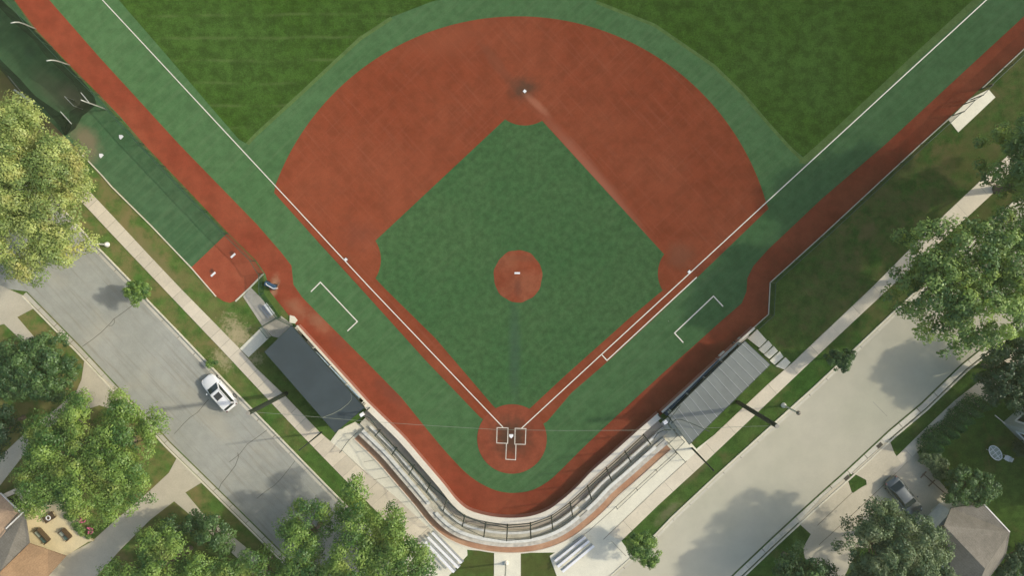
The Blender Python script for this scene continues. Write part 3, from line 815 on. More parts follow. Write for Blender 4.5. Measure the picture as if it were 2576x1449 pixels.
# grass triangles left in the driveway aprons
flat("grass_verge", [(2137, 1192), (2178, 1207), (2168, 1226), (2146, 1241), (2137, 1220)], .040, M['lawn'])

# ================================================================== FIELD WALL, STANDS
def band(name, d0, d1, zt, zb, i0, i1, mat, parent=None, kind=None, slope=0.0):
    A = woff(d0, i0, i1); B = woff(d1, i0, i1); n = len(A); m = MB()
    vs = [(p.x, p.y, zt) for p in A] + [(p.x, p.y, zt + slope) for p in B] + [(p.x, p.y, zb) for p in A] + [(p.x, p.y, zb) for p in B]
    fs = []
    for i in range(n - 1):
        fs += [(n + i, n + i + 1, i + 1, i), (i, i + 1, 2 * n + i + 1, 2 * n + i), (3 * n + i, 3 * n + i + 1, n + i + 1, n + i), (2 * n + i, 2 * n + i + 1, 3 * n + i + 1, 3 * n + i)]
    fs += [(0, 2 * n, 3 * n, n), (n - 1, 2 * n - 1, 4 * n - 1, 3 * n - 1)]
    m.add(vs, fs); o = m.build(name, mat, parent)
    if kind: o['kind'] = kind
    return o
px = M2P
IEND = NW - 1
wall = thing("backstop_wall", Vector((*WC[NW // 2], 0)), "low curved field wall with cream coping behind home plate", "wall")
band("wall_body", .04, .60, WALL_H - .08, 0, 0, IEND, M['pad'], wall)
band("coping", 0, .66, WALL_H, WALL_H - .08, 0, IEND, M['cap'], wall)
stand = thing("concrete_stand", Vector((*woff(3.0)[NW // 2], 0)), "curved concrete spectator terrace wrapping round the backstop wall", "grandstand")
iA = wnear(905, 1092, .5); iB = wnear(1668, 1100, .5)
band("lower_walkway", .68, 1.72, .18, .02, 2, IEND - 2, M['stand_floor'], stand)
band("lower_terrace", 1.73, 2.60, .36, .03, 4, IEND - 2, M['stand'], stand)
band("upper_terrace", 2.61, 2.90, .58, .03, iA, iB, M['stand'], stand)
band("rear_slope", 2.91, 3.46, .66, .04, iA, iB, M['bench_grey'], stand, slope=.10)
band("walkway_behind_stand", 3.50, 4.36, .055, .02, iA, IEND - 6, M['brown_path'], None, 'structure')
band("kerb_behind_stand", 4.37, 4.50, .13, 0, iA, IEND - 6, M['cap'], None, 'structure')

def bench(d, wd, z, i0, i1, label, mat, name="stand_bench"):
    t = thing(name, Vector((*woff(d, i0, i1)[(i1 - i0) // 2], z - .32)), label, "bench", "long benches on the concrete terrace")
    band("seat", d, d + wd, z, z - .06, i0, i1, mat, t)
    k = 4
    A = woff(d + wd / 2, i0, i1)
    for i in range(1, len(A) - 1, max(5, len(A) // 9)):
        MB().box((A[i].x, A[i].y, z - .06 - .13), .07, .07, .26, 0).build("leg", M['galv'], t)
    return t
def ix(px_, py_, z=.9): return wnear(px_, py_, z)
bench(1.78, .26, .68, ix(930, 1074), ix(1103, 1256), "narrow front-row bench on the left side of the terrace", M['bench_white'])
bench(1.78, .26, .68, ix(1122, 1272), ix(1440, 1262), "curved front-row bench at the middle of the terrace", M['bench_white'])
bench(1.78, .26, .68, ix(1458, 1248), ix(1640, 1080), "front-row bench on the right side, ending near the ribbed roof", M['bench_white'])
bench(2.58, .36, .92, ix(912, 1085), ix(1080, 1270), "wide rear-row bench on the left side above the dark shadow band", M['bench_white'])
bench(2.58, .36, .92, ix(1100, 1292), ix(1458, 1300), "long curved rear-row bench at the middle of the terrace", M['bench_white'])
bench(2.58, .36, .92, ix(1478, 1286), ix(1650, 1120), "bright rear-row bench on the right side beside the brown walkway", M['bench_white'])

# backstop net on posts
net = thing("backstop_net", Vector((*woff(.8)[NW // 2], 0)), "tall dark net on green posts curving round home plate behind the wall", "backstop net")
posts = [((956.7, 1082), (944, 1098)), ((998.4, 1126.4), (987.5, 1146.4)), ((1042, 1171), (1029, 1196)), ((1082.7, 1216), (1073, 1241.6)), ((1126, 1252), (1118, 1288)), ((1171, 1290), (1164, 1326.5)),
         ((1223, 1309), (1218.6, 1352.6)), ((1277, 1318), (1274.6, 1361.9)), ((1334, 1313), (1336, 1356.5)), ((1386, 1294), (1391.4, 1335)), ((1433, 1261), (1441.5, 1301)), ((1477, 1220), (1488.8, 1258)), ((1524.6, 1176.6), (1540, 1211)), ((1571, 1134), (1586, 1165)), ((1617, 1091.5), (1634, 1121))]
pb, pt = [], []
for b, tp in posts:
    h = height_of(b, tp) + .3
    a = P(b[0], b[1], .35); pb.append(a); pt.append(Vector((a.x, a.y, h)))
    MB().tube([a, (a.x, a.y, h)], [.08, .065], 8).build("post", M['dark_paint'], net)
for zz, wd in ((.55, .075), (1.25, .075)):
    m = MB()
    for i in range(4, len(pb) - 1): m.beam(Vector((pb[i].x, pb[i].y, zz + .35)), Vector((pb[i + 1].x, pb[i + 1].y, zz + .35)), wd, wd)
    m.build("rail", M['dark_paint'], net)
m = MB()
for i in range(4): m.beam(Vector((pb[i].x, pb[i].y, .9)), Vector((pb[i + 1].x, pb[i + 1].y, .9)), .12, .05)
m.build("rail", M['dark_paint'], net)
m = MB(); n = len(pb)
m.add([(p.x, p.y, .4) for p in pb] + [tuple(p) for p in pt], [(i, i + 1, n + i + 1, n + i) for i in range(n - 1)])
m.build("net", M['net'], net)
m = MB(); m.tube(pt, .03, 5); m.build("head_cable", M['wire_dark'], net)

# ================================================================== DUGOUTS
def quad_roof(name, q, z, th, mat, parent, drop=0.0):
    top = [P(x, y, z) for x, y in q]
    for i in (1, 2): top[i] = top[i] + Vector((0, 0, -drop))
    m = MB(); m.add([tuple(p) for p in top] + [tuple(p - Vector((0, 0, th))) for p in top],
                    [(3, 2, 1, 0), (4, 5, 6, 7), (0, 1, 5, 4), (1, 2, 6, 5), (2, 3, 7, 6), (3, 0, 4, 7)])
    return m.build(name, mat, parent), top

def dugout(label, q, wall_px, roofmat, ribs, gate_px, rail_px, hole_px, rail_mats, steps_px):
    z = 3.0
    ctr = P(sum(a for a, b in q) / 4, sum(b for a, b in q) / 4, z)
    t = thing("dugout", Vector((ctr.x, ctr.y, 0)), label, "dugout", "team dugouts")
    rf, top = quad_roof("roof", q, z, .16, roofmat, t, .15)
    a, b, c, d = top
    if ribs:
        for k in range(ribs + 1):
            s = (k + .5) / (ribs + 1)
            p0 = a.lerp(d, s) + Vector((0, 0, .02)); p1 = b.lerp(c, s) + Vector((0, 0, .02))
            MB().beam(p0, p1, .045, .05).build("roof_rib", M['roof_rib'], rf)
    m = MB()
    for p0, p1 in ((a, b), (b, c), (c, d), (d, a)): m.beam(p0 + Vector((0, 0, -.1)), p1 + Vector((0, 0, -.1)), .06, .22)
    m.build("fascia", M['dark_paint'], t)
    ins = [p.lerp(ctr, .06) for p in (a, b, c, d)]
    for k, (p0, p1) in enumerate(((0, 3), (3, 0))):
        pass
    for s in (0.02, .26, .5, .74, .98):
        p = ins[0].lerp(ins[3], s); MB().box((p.x, p.y, 1.42), .1, .1, 2.8).build("post", M['galv'], t)
    def wal(nm, p0, p1, h, th, mt):
        m = MB(); m.beam(Vector((p0.x, p0.y, h / 2)), Vector((p1.x, p1.y, h / 2)), th, h); return m.build(nm, mt, t)
    wal("back_wall", ins[1], ins[2], 2.6, .15, M['concrete_old'])
    wal("side_wall", ins[0], ins[1], 2.6, .14, M['concrete_old'])
    wal("side_wall", ins[3], ins[2], 2.6, .14, M['concrete_old'])
    b0 = ins[1].lerp(ins[0], .2); b1 = ins[2].lerp(ins[3], .2)
    m = MB(); m.beam(Vector((b0.x, b0.y, .45)), Vector((b1.x, b1.y, .45)), .45, .06); m.build("bench", M['brown_wood'], t)
    m = MB(); m.prism([(p.x, p.y) for p in ins], .0, .05); m.build("floor", M['concrete_old'], t)
    # front wall with cream coping
    w0 = P(*wall_px[0], WALL_H); w1 = P(*wall_px[1], WALL_H)
    dd = (w1 - w0).normalized(); nrm = Vector((dd.y, -dd.x, 0))
    if nrm.dot(ctr - w0) < 0: nrm = -nrm
    m = MB(); m.beam(w0 + nrm * .11 + Vector((0, 0, -.64)), w1 + nrm * .11 + Vector((0, 0, -.64)), .16, 1.12); m.build("front_wall", M['pad'], t)
    m = MB(); m.beam(w0 + nrm * .11 + Vector((0, 0, -.04)), w1 + nrm * .11 + Vector((0, 0, -.04)), .24, .08); m.build("coping", M['cap'], t)
    for (x0, y0), (x1, y1), zz, wd, mt in steps_px:  # black boxes paint the shade inside the open step wells
        p0 = P(x0, y0, zz); p1 = P(x1, y1, zz)
        m = MB(); m.beam(p0 + Vector((0, 0, -zz / 2)), p1 + Vector((0, 0, -zz / 2)), wd, zz); m.build("ledge_and_dark_well", M[mt], t)
    rl = rail_px
    for k, (o1, zz, r_) in enumerate(((0.0, 1.25, .07), (.22, .95, .05), (.42, 1.3, .06))):
        p0 = P(*rl[0], 1.2); p1 = P(*rl[1], 1.2)
        p0 = Vector((p0.x, p0.y, zz)) + nrm * o1; p1 = Vector((p1.x, p1.y, zz)) + nrm * o1
        m = MB(); m.tube([p0, p1], r_, 8); m.build("guard_rail", M[rail_mats[k % 2]], t)
    for s in range(9):
        p = P(*rl[0], 1.2).lerp(P(*rl[1], 1.2), s / 8)
        MB().box((p.x, p.y, .62), .06, .06, 1.2).build("rail_post", M['galv'], t)
    return t
dugout("left dugout with a plain dark slate roof beside the street with the white car", [(733, 819), (664, 886), (842, 1090), (917, 1026)], ((748, 818), (924, 1012)), M['roof_dark'], 0, None, ((795, 886), (905, 1001)), None,
       ('blue_rail', 'blue_rail'), [((740, 826), (757, 843), .8, .45, 'cap'), ((757, 844), (770, 858), .5, .40, 'black_gap'), ((771, 859), (786, 876), .8, .42, 'cap'), ((786, 876), (906, 1004), .55, .35, 'blue_rail'), ((906, 1004), (916, 1014), .6, .45, 'black_gap')])
dugout("right dugout with a ribbed pale grey metal roof beside the paving slabs", [(1874, 858), (1939, 918), (1735, 1120), (1681, 1046)], ((1896.5, 823), (1663.6, 1036)), M['roof_grey'], 12, None, ((1808, 905), (1676, 1037)), None,
       ('blue_dark', 'blue_rail'), [((1882, 842), (1862, 858), .7, .50, 'concrete_old'), ((1855, 862), (1828, 888), .4, .50, 'black_gap'), ((1827, 888), (1814, 900), .7, .45, 'cap'), ((1812, 902), (1674, 1044), .5, .40, 'blue_dark')])

# ================================================================== FENCES
def fence(name, label, pts, h, spacing, mats=('green_paint', 'chain'), base_strip=None, z0=0.0, rail_r=.035, group=None, post_r=.035):
    W_ = [P(x, y) for x, y in pts]
    t = thing(name, W_[0].copy(), label, "fence", group)
    m = MB(); r = MB(); r2 = MB(); posts = []
    for a, b in zip(W_, W_[1:]):
        Ln = (b - a).length; k = max(1, int(round(Ln / spacing)))
        for i in range(k): posts.append(a.lerp(b, i / k))
        r.tube([a + Vector((0, 0, h)), b + Vector((0, 0, h))], rail_r, 6)
        m.add([a + Vector((0, 0, .03)), b + Vector((0, 0, .03)), b + Vector((0, 0, h)), a + Vector((0, 0, h))], [(0, 1, 2, 3)])
    posts.append(W_[-1])
    for p in posts: MB().tube([p, p + Vector((0, 0, h + .03))], post_r, 6).build("post", M[mats[0]], t)
    r.build("top_rail", M[mats[0]], t); m.build("mesh", M[mats[1]], t)
    if base_strip:
        m = MB()
        for a, b in zip(W_, W_[1:]):
            d = (b - a).normalized(); n_ = Vector((d.y, -d.x, 0)) * .0
            m.beam(a + n_ + Vector((0, 0, .06)), b + n_ + Vector((0, 0, .06)), base_strip * .62, .12)
        m.build("base_kerb", M['gutter'], t)
    return t
fence("chain_link_fence", "green chain-link fence with a cream kerb along the right red track", [(1896, 824), (1933, 791), (1937, 711), (2063, 597), (2314, 364), (2395, 291)], 1.75, 3.15, base_strip=.16)
fence("chain_link_fence", "chain-link fence section beyond the slab at the far right track", [(2470, 222), (2576, 122), (2800, -85)], 1.75, 3.15, base_strip=.16)
fence("double_gate", "leaning double gate with bare frame in front of the white slab", [(2397, 290), (2424, 262), (2443, 250), (2467, 225)], 2.0, 4.0, mats=('dark_paint', 'net'), post_r=.06)
fence("bullpen_fence", "long dark green fence between the left red track and the bullpen", [(-20, -60), (37, 0), (90, 72), (175, 163), (250, 238), (363, 363), (576, 588), (644, 656), (663, 688)], 1.8, 3.1, mats=('green_paint', 'chain_thin'))
fence("gate_fence", "short green fence running from the red bullpen down to the left dugout", [(663, 688), (664, 738), (707, 800), (748, 820)], 1.5, 1.8, mats=('green_paint', 'chain'))
fence("side_fence", "thin dark fence crossing the path beside the left dugout", [(707, 797), (662, 823), (682, 848)], 1.3, 2.0, mats=('green_paint', 'chain'))
fence("stand_railing", "dark railing closing off the terrace end by the ribbed roof", [(1691, 1079), (1717, 1107), (1694, 1130)], 1.0, 1.6, mats=('dark_paint', 'net'), rail_r=.03)
fence("stand_railing", "dark railing from the end of the terrace down to the right plaza", [(1699, 1091), (1678, 1111), (1719, 1157)], 1.0, 1.9, mats=('dark_paint', 'net'), rail_r=.03)
fence("stand_railing", "long dark railing beside the brown walkway and right plaza", [(1699, 1137), (1650, 1182), (1600, 1228), (1550, 1275)], .9, 2.2, mats=('dark_paint', 'net'), rail_r=.025)
fence("stand_railing", "small dark railing by the end of the left terrace and plaza", [(900, 1087), (880, 1106), (860, 1134)], 1.0, 2.0, mats=('dark_paint', 'net'), rail_r=.03)

# ================================================================== POLES AND WIRES
def big_pole(b, tp, label, r0=.24, r1=.22, name="utility_pole", cat="pole", group=None, cap=True):
    h = height_of(b, tp); a = P(*b)
    t = thing(name, a, label, cat, group)
    m = MB(); m.tube([a, a + Vector((0, 0, h))], [r0, r1], 14); m.build("shaft", M['pole_wood'], t, False)
    if cap:
        m = MB(); m.tube([a + Vector((0, 0, h)), a + Vector((0, 0, h + .05))], [r1 * 1.02, r1 * .9], 14); m.build("cap", M['pole_top'], t)
    return t, a + Vector((0, 0, h))
_, topL = big_pole((720, 990), (624, 1041), "thick dark pole leaning out beside the left dugout and white car", group="thick dark poles")
_, topR = big_pole((1856, 1012), (1955, 1072), "thick dark pole between the ribbed dugout roof and right street", group="thick dark poles")
_, topR2 = big_pole((1741, 1128), (1800, 1181), "thin dark net pole at the lower corner of the ribbed roof", .11, .07, "net_pole", group="thin dark poles", cap=False)
_, topL2 = big_pole((809, 1088), (753, 1134), "thin dark net pole below the slate roof near the left sidewalk", .09, .06, "net_pole", group="thin dark poles", cap=False)

def wire(label, pts, mat, r=.018):
    ps = [P(x, y, z) for x, y, z in pts]
    o = MB().tube(ps, r, 5).build("overhead_wire", M[mat])
    return tag(o, label, "wire", "overhead wires")
zl, zr = topL.z - .4, topR.z - .4
wire("pale wire spanning the whole infield between the two thick poles", [(632, 1037, zl), (735, 1044, zl - .4), (812, 1051, zl - .8), (932, 1061, zl - 1.3), (1094, 1072, zl - 1.8), (1245, 1081, zl - 2), (1420, 1084, zr - 2), (1588, 1083, zr - 1.5), (1760, 1078, zr - .8), (1894, 1073, zr - .2), (1948, 1072, zr)], 'wire')
wire("drooping wire curving over the slate roof of the left dugout", [(882, 990, 4.0), (885, 998, 4.6), (884, 1006, 5.2), (876, 1016, 6.0), (858, 1030, 7.2), (838, 1041, 8.6), (812, 1051, 10.2)], 'wire', .02)
for lab, base, top, arms in (("white floodlight on a dark bracket at the corner of the slate roof", (912, 1050), (911, 1043), [[(912, 1046, 4.6), (904, 1055, 4.4), (897, 1062, 4.0)], [(911, 1044, 4.6), (930, 1052, 4.2), (950, 1078, 3.4)]]),
                        ("white floodlight on a tangle of dark arms at the ribbed roof corner", (1676, 1064), (1673, 1062), [[(1690, 1078, 4.2), (1682, 1066, 4.6), (1688, 1050, 4.5), (1701, 1034, 4.0), (1712, 1020, 3.4)], [(1688, 1066, 4.6), (1700, 1056, 4.6), (1714, 1056, 4.4), (1740, 1066, 4.0), (1785, 1086, 3.3)],
                          [(1688, 1082, 4.6), (1672, 1082, 4.4), (1655, 1090, 4.0), (1645, 1104, 3.2)], [(1700, 1084, 4.5), (1686, 1076, 4.5), (1677, 1062, 4.6), (1664, 1052, 4.4)]])):
    a = P(base[0], base[1], 0); hd = P(top[0], top[1], 4.8)
    t = thing("floodlight", a, lab, "floodlight", "floodlights at the dugout corners")
    MB().tube([Vector((hd.x, hd.y, 0)), Vector((hd.x, hd.y, 4.7))], .07, 8).build("pole", M['dark_paint'], t)
    m = MB(); m.box((hd.x, hd.y, 4.85), .42, .36, .3, .6); m.build("lamp_head", M['white_paint'], t)
    for ar in arms: MB().tube([P(*q) for q in ar], .045, 6).build("arm", M['dark_paint'], t)

# street lamps
def street_lamp(b, label):
    a = P(*b)
    t = thing("street_lamp", Vector((0, 0, 0)), label, "street lamp", "globe street lamps")
    MB().tube([(0, 0, 0), (0, 0, .12), (0, 0, .4), (0, 0, .5)], [.30, .28, .18, .10], 12).build("base", M['trim'], t)
    MB().tube([(0, 0, .45), (0, 0, 3.9)], [.10, .08], 10).build("pole", M['galv'], t)
    MB().tube([(0, 0, 3.85), (0, 0, 3.95)], [.12, .12], 10).build("collar", M['dark_paint'], t)
    MB().sphere((0, 0, 4.15), .24, 14, 10).build("globe", M['lamp_globe'], t, True)
    t.location = a
    return t
M['lamp_globe'] = plain("smoked_globe", (.14, .125, .09), .25, var=.05)
l0 = street_lamp((1971, 1020), "street lamp at the right street's kerb near the thick pole")
dup(l0, P(270, 615), 0, "street lamp on the left verge beside the yellow-green tree")
dup(l0, P(1273, 1417), 0, "street lamp on the footpath below the curved terrace")

# ================================================================== BATTING CAGE
cage = thing("batting_cage", P(140, 240), "batting cage tunnel of sagging dark netting on bent white poles", "batting cage")
def drape(name, base_pts, top_pts, ztop, mat, n_sag=4):
    m = MB(); rows = []
    for k in range(n_sag + 1):
        s = k / n_sag
        row = []
        for (bx, by), (tx, ty, tz) in zip(base_pts, top_pts):
            a = P(bx, by, .05); b = P(tx, ty, tz); row.append(a.lerp(b, s))
        rows.append(row)
    n = len(base_pts); m.v = [v for r_ in rows for v in r_]
    m.f = [(k * n + i, k * n + i + 1, (k + 1) * n + i + 1, (k + 1) * n + i) for k in range(n_sag) for i in range(n - 1)]
    return m.build(name, mat, cage, True)
def top_of(p, z):
    a = P(*p); f = H / (H - z)
    return (a.x * f, a.y * f)
def same(pts, zs):
    out = []
    for (x, y), z in zip(pts, zs):
        # pixel where the point straight above (x, y) shows
        a = P(x, y); f = H / (H - z)
        v = ROT.inverted() @ Vector((a.x * f, a.y * f, -H)); 
        out.append((PW / 2 + v.x / -v.z * F, PH / 2 - v.y / -v.z * F, z))
    return out
LB = [(-60, 90), (0, 148), (50, 197), (88, 240), (125, 266), (155, 286), (180, 312)]
drape("side_net", LB, same(LB, (3.4, 3.2, 2.6, 2.9, 2.3, 3.0, 3.2)), 3, M['net_dense'])
RB = [(-40, -50), (20, 14), (52, 42), (92, 80), (135, 122), (176, 168), (210, 205), (236, 238), (243, 262)]
drape("side_net", RB, same(RB, (3.6, 3.2, 3.4, 3.9, 3.3, 3.9, 3.2, 3.0, 2.6)), 3, M['net_dense'])
EB = [(243, 262), (228, 275), (207, 292), (198, 308), (190, 322), (166, 340)]
drape("end_net", EB, same(EB, (2.6, 2.0, 2.2, 1.6, 1.5, .4)), 3, M['net_dense'])
drape("end_net", [(180, 312), (176, 326), (166, 340)], same([(180, 312), (176, 326), (166, 340)], (3.2, 1.6, .4)), 3, M['net_dense'])
# roof net between the two sides
zt1 = (3.4, 3.2, 2.6, 2.9, 2.3, 3.0, 3.2)
rl = [Vector(P(x, y)) + Vector((0, 0, z)) for (x, y), z in zip(LB, zt1)]
rr = [Vector(P(x, y)) + Vector((0, 0, z)) for (x, y), z in zip([(-40, -50), (20, 14), (92, 80), (135, 122), (176, 168), (225, 222), (243, 262)], (3.6, 3.2, 3.9, 3.3, 3.9, 3.0, 2.6))]
m = MB(); rows = []
for k in range(5):
    s = k / 4; rows.append([a.lerp(b, s) - Vector((0, 0, .7 * math.sin(math.pi * s))) for a, b in zip(rl, rr)])
n = len(rl); m.v = [v for r_ in rows for v in r_]; m.f = [(k * n + i, k * n + i + 1, (k + 1) * n + i + 1, (k + 1) * n + i) for k in range(4) for i in range(n - 1)]
m.build("roof_net", M['net_roof'], cage, True)
for pth in ([(90, 72, 0), (78, 67, 1.0), (65, 61, 2.2), (48, 55, 3.4), (38, 55, 3.9), (27, 57, 4.2)], [(175, 163, 0), (163, 159, 1.0), (152, 155, 2.0), (140, 151.5, 3.2), (129, 150.5, 3.8), (117, 152, 4.2)], [(268, 275, 0), (248, 267, 1.4), (225, 259, 3.0), (204, 251, 4.5)]):
    MB().tube([P(*q) for q in pth], [.085] + [.07] * (len(pth) - 2) + [.06], 8).build("pole", M['galv'], cage, True)
for q0, q1, z in (((20, 190), (62, 242), 1.2), ((152, 280), (180, 311), 2.6), ((203, 232), (227, 261), 2.4)):
    MB().tube([P(*q0, z), P(*q1, z)], .05, 6).build("crossbar", M['galv'], cage)
sc_ = thing("pitching_screen", P(196, 261), "small white-framed pitching screen inside the batting cage", "practice screen")
m = MB(); a, b = P(186, 251), P(208, 274)
m.tube([a, a + Vector((0, 0, 1.6)), b + Vector((0, 0, 1.6)), b], .035, 6); m.build("frame", M['galv'], sc_)
MB().add([a, b, b + Vector((0, 0, 1.6)), a + Vector((0, 0, 1.6))], [(0, 1, 2, 3)]).build("net", M['net_roof'], sc_)
t = thing("timber_beam", P(60, 245), "pale weathered beam on the bare ground outside the batting cage", "beam")
m = MB(); m.beam(P(36, 225, .1), P(66, 246, .1), .16, .16); m.beam(P(66, 246, .1), P(85, 258, .12), .2, .2); m.build("beam", M['galv'], t)

# ================================================================== GATE AREA OBJECTS
t = thing("field_cart", P(684, 717), "dark blue-grey equipment cart with pale handle beside the bullpen gate", "cart")
a = P(672, 712); b = P(697, 723); ang = math.atan2(b.y - a.y, b.x - a.x)
c = (a + b) / 2
MB().box((c.x, c.y, .55), 1.3, .5, .28, ang).build("tray", M['blue_dark'], t)
MB().tube([P(669, 713, .9), P(670, 716, .95), P(687, 726, .95), P(699, 725, .9)], .045, 6).build("handle", M['white_paint'], t)
for s in (-.45, .45):
    q = Vector((c.x + s * math.cos(ang), c.y + s * math.sin(ang), .2)); n_ = Vector((-math.sin(ang), math.cos(ang), 0))
    MB().tube([q - n_ * .3, q + n_ * .3], .2, 12).build("wheel", M['black_gap'], t)
MB().tube([P(697, 721, .5), P(704, 710, .1)], .03, 6).build("leg", M['brown_wood'], t)
t = thing("metal_bench", P(678, 780), "white metal bench with grey footboards on the concrete path by the gate", "bench")
ang = math.atan2(P(690, 793).y - P(668, 765).y, P(690, 793).x - P(668, 765).x)
c = P(677, 778, .75); MB().box((c.x, c.y, .72), 1.5, .42, .05, ang).build("seat", M['white_paint'], t)
c2 = P(671, 783, .4); MB().box((c2.x, c2.y, .4), 1.5, .2, .04, ang).build("footboard", M['alu_dull'], t)
c3 = P(666, 787, .25); MB().box((c3.x, c3.y, .25), 1.5, .12, .04, ang).build("footboard", M['alu_dull'], t)
for s in (-.55, .55):
    MB().beam(Vector((c.x + s * math.cos(ang), c.y + s * math.sin(ang), .05)), Vector((c.x + s * math.cos(ang), c.y + s * math.sin(ang), .70)), .06, .06).build("leg", M['galv'], t)

# aluminium bleachers
def bleacher(label, planks, zs, name="bleacher"):
    a0, b0 = planks[0][0], planks[-1][1]
    t = thing(name, P((a0[0] + b0[0]) / 2, (a0[1] + b0[1]) / 2), label, "bleacher", "aluminium bleachers by the plaza")
    for k, ((x0, y0), (x1, y1)) in enumerate(planks):
        z = zs[k]
        MB().beam(P(x0, y0, z), P(x1, y1, z), .26, .05).build("seat", M['alu'], t)
        f0 = P(x0, y0, z - .25); f1 = P(x1, y1, z - .25); d = (f1 - f0).normalized(); nn_ = Vector((d.y, -d.x, 0)) * (.27 if zs[-1] > zs[0] else -.27)
        if nn_.dot(P(*planks[0][0]) - P(*planks[-1][0])) > 0: nn_ = -nn_
        MB().beam(f0 - nn_, f1 - nn_, .22, .04).build("footboard", M['alu_dull'], t)
        for s in (.06, .5, .94):
            q = P(x0, y0, z).lerp(P(x1, y1, z), s); MB().box((q.x, q.y, z / 2), .06, .06, z - .06).build("leg", M['galv'], t)
    return t
bleacher("bright aluminium bleacher beside the tree at the left of the footpath", [((1087, 1341), (1161, 1418)), ((1076, 1352), (1153, 1430)), ((1070, 1364), (1142, 1441))], (.45, .8, 1.15))
bleacher("aluminium bleacher in the shade at the right of the footpath", [((1473, 1352), (1396, 1413)), ((1482, 1362), (1403, 1427)), ((1494, 1374), (1415, 1440))], (.45, .8, 1.15))

# ================================================================== CARS
def car_paint(name, c, rough=.3, metal=0.0):
    t = NT(name); return t.pbr(c, rough, metal, None, .6, .5)
M['paint_white'] = car_paint("white_car_paint", (.78, .78, .74))
M['paint_black'] = car_paint("charcoal_car_paint", (.13, .145, .14), .36, .7)
M['tyre'] = plain("tyre_rubber", (.02, .02, .02), .9)
M['rim'] = plain("alloy_rim", (.45, .45, .45), .35, .8)
M['tail'] = plain("red_lens", (.10, .02, .018), .3)
M['head'] = plain("clear_lens", (.55, .57, .55), .15)
M['sunroof'] = plain("tinted_sunroof", (.05, .05, .048), .12, var=.02)
def car(label, pxc, front_px, Ln, Wd, paint, sunroof, hatch):
    c = P(*pxc, .7); f = P(*front_px, .7)
    ang = math.atan2(f.y - c.y, f.x - c.x)
    t = thing("parked_car", Vector((0, 0, 0)), label, "car", "parked cars")
    hw = Wd / 2
    xs = [-.5, -.492, -.475, -.44, -.38, -.3, -.2, -.1, 0, .1, .2, .3, .38, .43, .465, .487, .5]
    def half(u):
        return hw * (1 - abs(u * 2) ** 7 * .32) * (1 - .05 * (u > .2) * (u - .2) / .3)
    def top(u):
        if u > .16: return .98 - .26 * ((u - .16) / .34) ** 1.7
        if u < -.40: return (1.02 if hatch else .98) - .30 * ((-u - .40) / .1) ** 2
        return 1.0
    m = MB(); k = 13
    for u in xs:
        h_ = half(u); tp = top(u); e = 1 - max(0, (abs(u) - .47) / .03) * .25
        h_ *= e
        prof = [(h_ * .90, .20), (h_ * .99, .38), (h_, .60), (h_ * .97, .80), (h_ * .90, tp - .05), (h_ * .74, tp), (0, tp + .035)]
        ring = [(y, z) for y, z in prof] + [(-y, z) for y, z in prof[-2::-1]]
        for y, z in ring: m.v.append(Vector((u * Ln, y, z)))
    n_ = len(xs)
    for i in range(n_ - 1):
        for j in range(k - 1):
            a = i * k + j; m.f.append((a, a + k, a + k + 1, a + 1))
    m.f.append(tuple(range(k))); m.f.append(tuple((n_ - 1) * k + j for j in range(k))[::-1])
    m.build("body", M[paint], t, True)
    # greenhouse
    xb0, xb1 = (-.46 * Ln if hatch else -.40 * Ln), .23 * Ln
    xr0, xr1 = (-.41 * Ln if hatch else -.27 * Ln), .06 * Ln
    yb, yr = hw * .86, hw * .66; zb, zr = .96, 1.46
    B = [Vector((xb0, -yb * .92, zb)), Vector((xb1, -yb * .90, zb)), Vector((xb1, yb * .90, zb)), Vector((xb0, yb * .92, zb))]
    R_ = [Vector((xr0, -yr, zr - .03)), Vector((xr1, -yr, zr)), Vector((xr1, yr, zr)), Vector((xr0, yr, zr - .03))]
    m = MB(); m.add(B + R_, [(4, 5, 6, 7), (0, 1, 5, 4), (1, 2, 6, 5), (2, 3, 7, 6), (3, 0, 4, 7)])
    ob = m.build("cabin_frame", M[paint], t)
    bv = ob.modifiers.new("bevel", 'BEVEL'); bv.width = .05; bv.segments = 3
    # roof panel, slightly crowned
    m = MB(); nx, ny = 8, 6
    for i in range(nx + 1):
        for j in range(ny + 1):
            u, v = i / nx, j / ny * 2 - 1
            x = xr0 + .04 + (xr1 - xr0 - .08) * u; bow = .05 * (1 - v * v) * (1 - (2 * u - 1) ** 2 * .6)
            m.v.append(Vector((x + .03 * (1 - v * v) * (1 if u > .5 else -1) * abs(2 * u - 1), v * (yr - .04), zr + .012 + bow - .03 * (1 - u))))
    for i in range(nx):
        for j in range(ny):
            a = i * (ny + 1) + j; m.f.append((a, a + ny + 1, a + ny + 2, a + 1))
    m.build("roof", M[paint], t, True)
    def pane(nm, q, inset, mat_='glass', lift=.03):
        c0 = sum(q, Vector()) / 4; nn = (q[1] - q[0]).cross(q[3] - q[0]).normalized()
        if nn.z < 0: nn = -nn
        qq = [p.lerp(c0, inset) + nn * lift for p in q]
        mm = MB(); g = 4; 
        for i in range(g + 1):
            for j in range(g + 1):
                s, r_ = i / g, j / g
                p = qq[0].lerp(qq[1], s).lerp(qq[3].lerp(qq[2], s), r_)
                mm.v.append(p + nn * .02 * (1 - (2 * s - 1) ** 2) * (1 - (2 * r_ - 1) ** 2))
        for i in range(g):
            for j in range(g):
                a = i * (g + 1) + j; mm.f.append((a, a + g + 1, a + g + 2, a + 1))
        return mm.build(nm, M[mat_], t, True)
    pane("windshield", [B[1], B[2], R_[2], R_[1]], .10)
    pane("rear_window", [B[3], B[0], R_[0], R_[3]], .14)
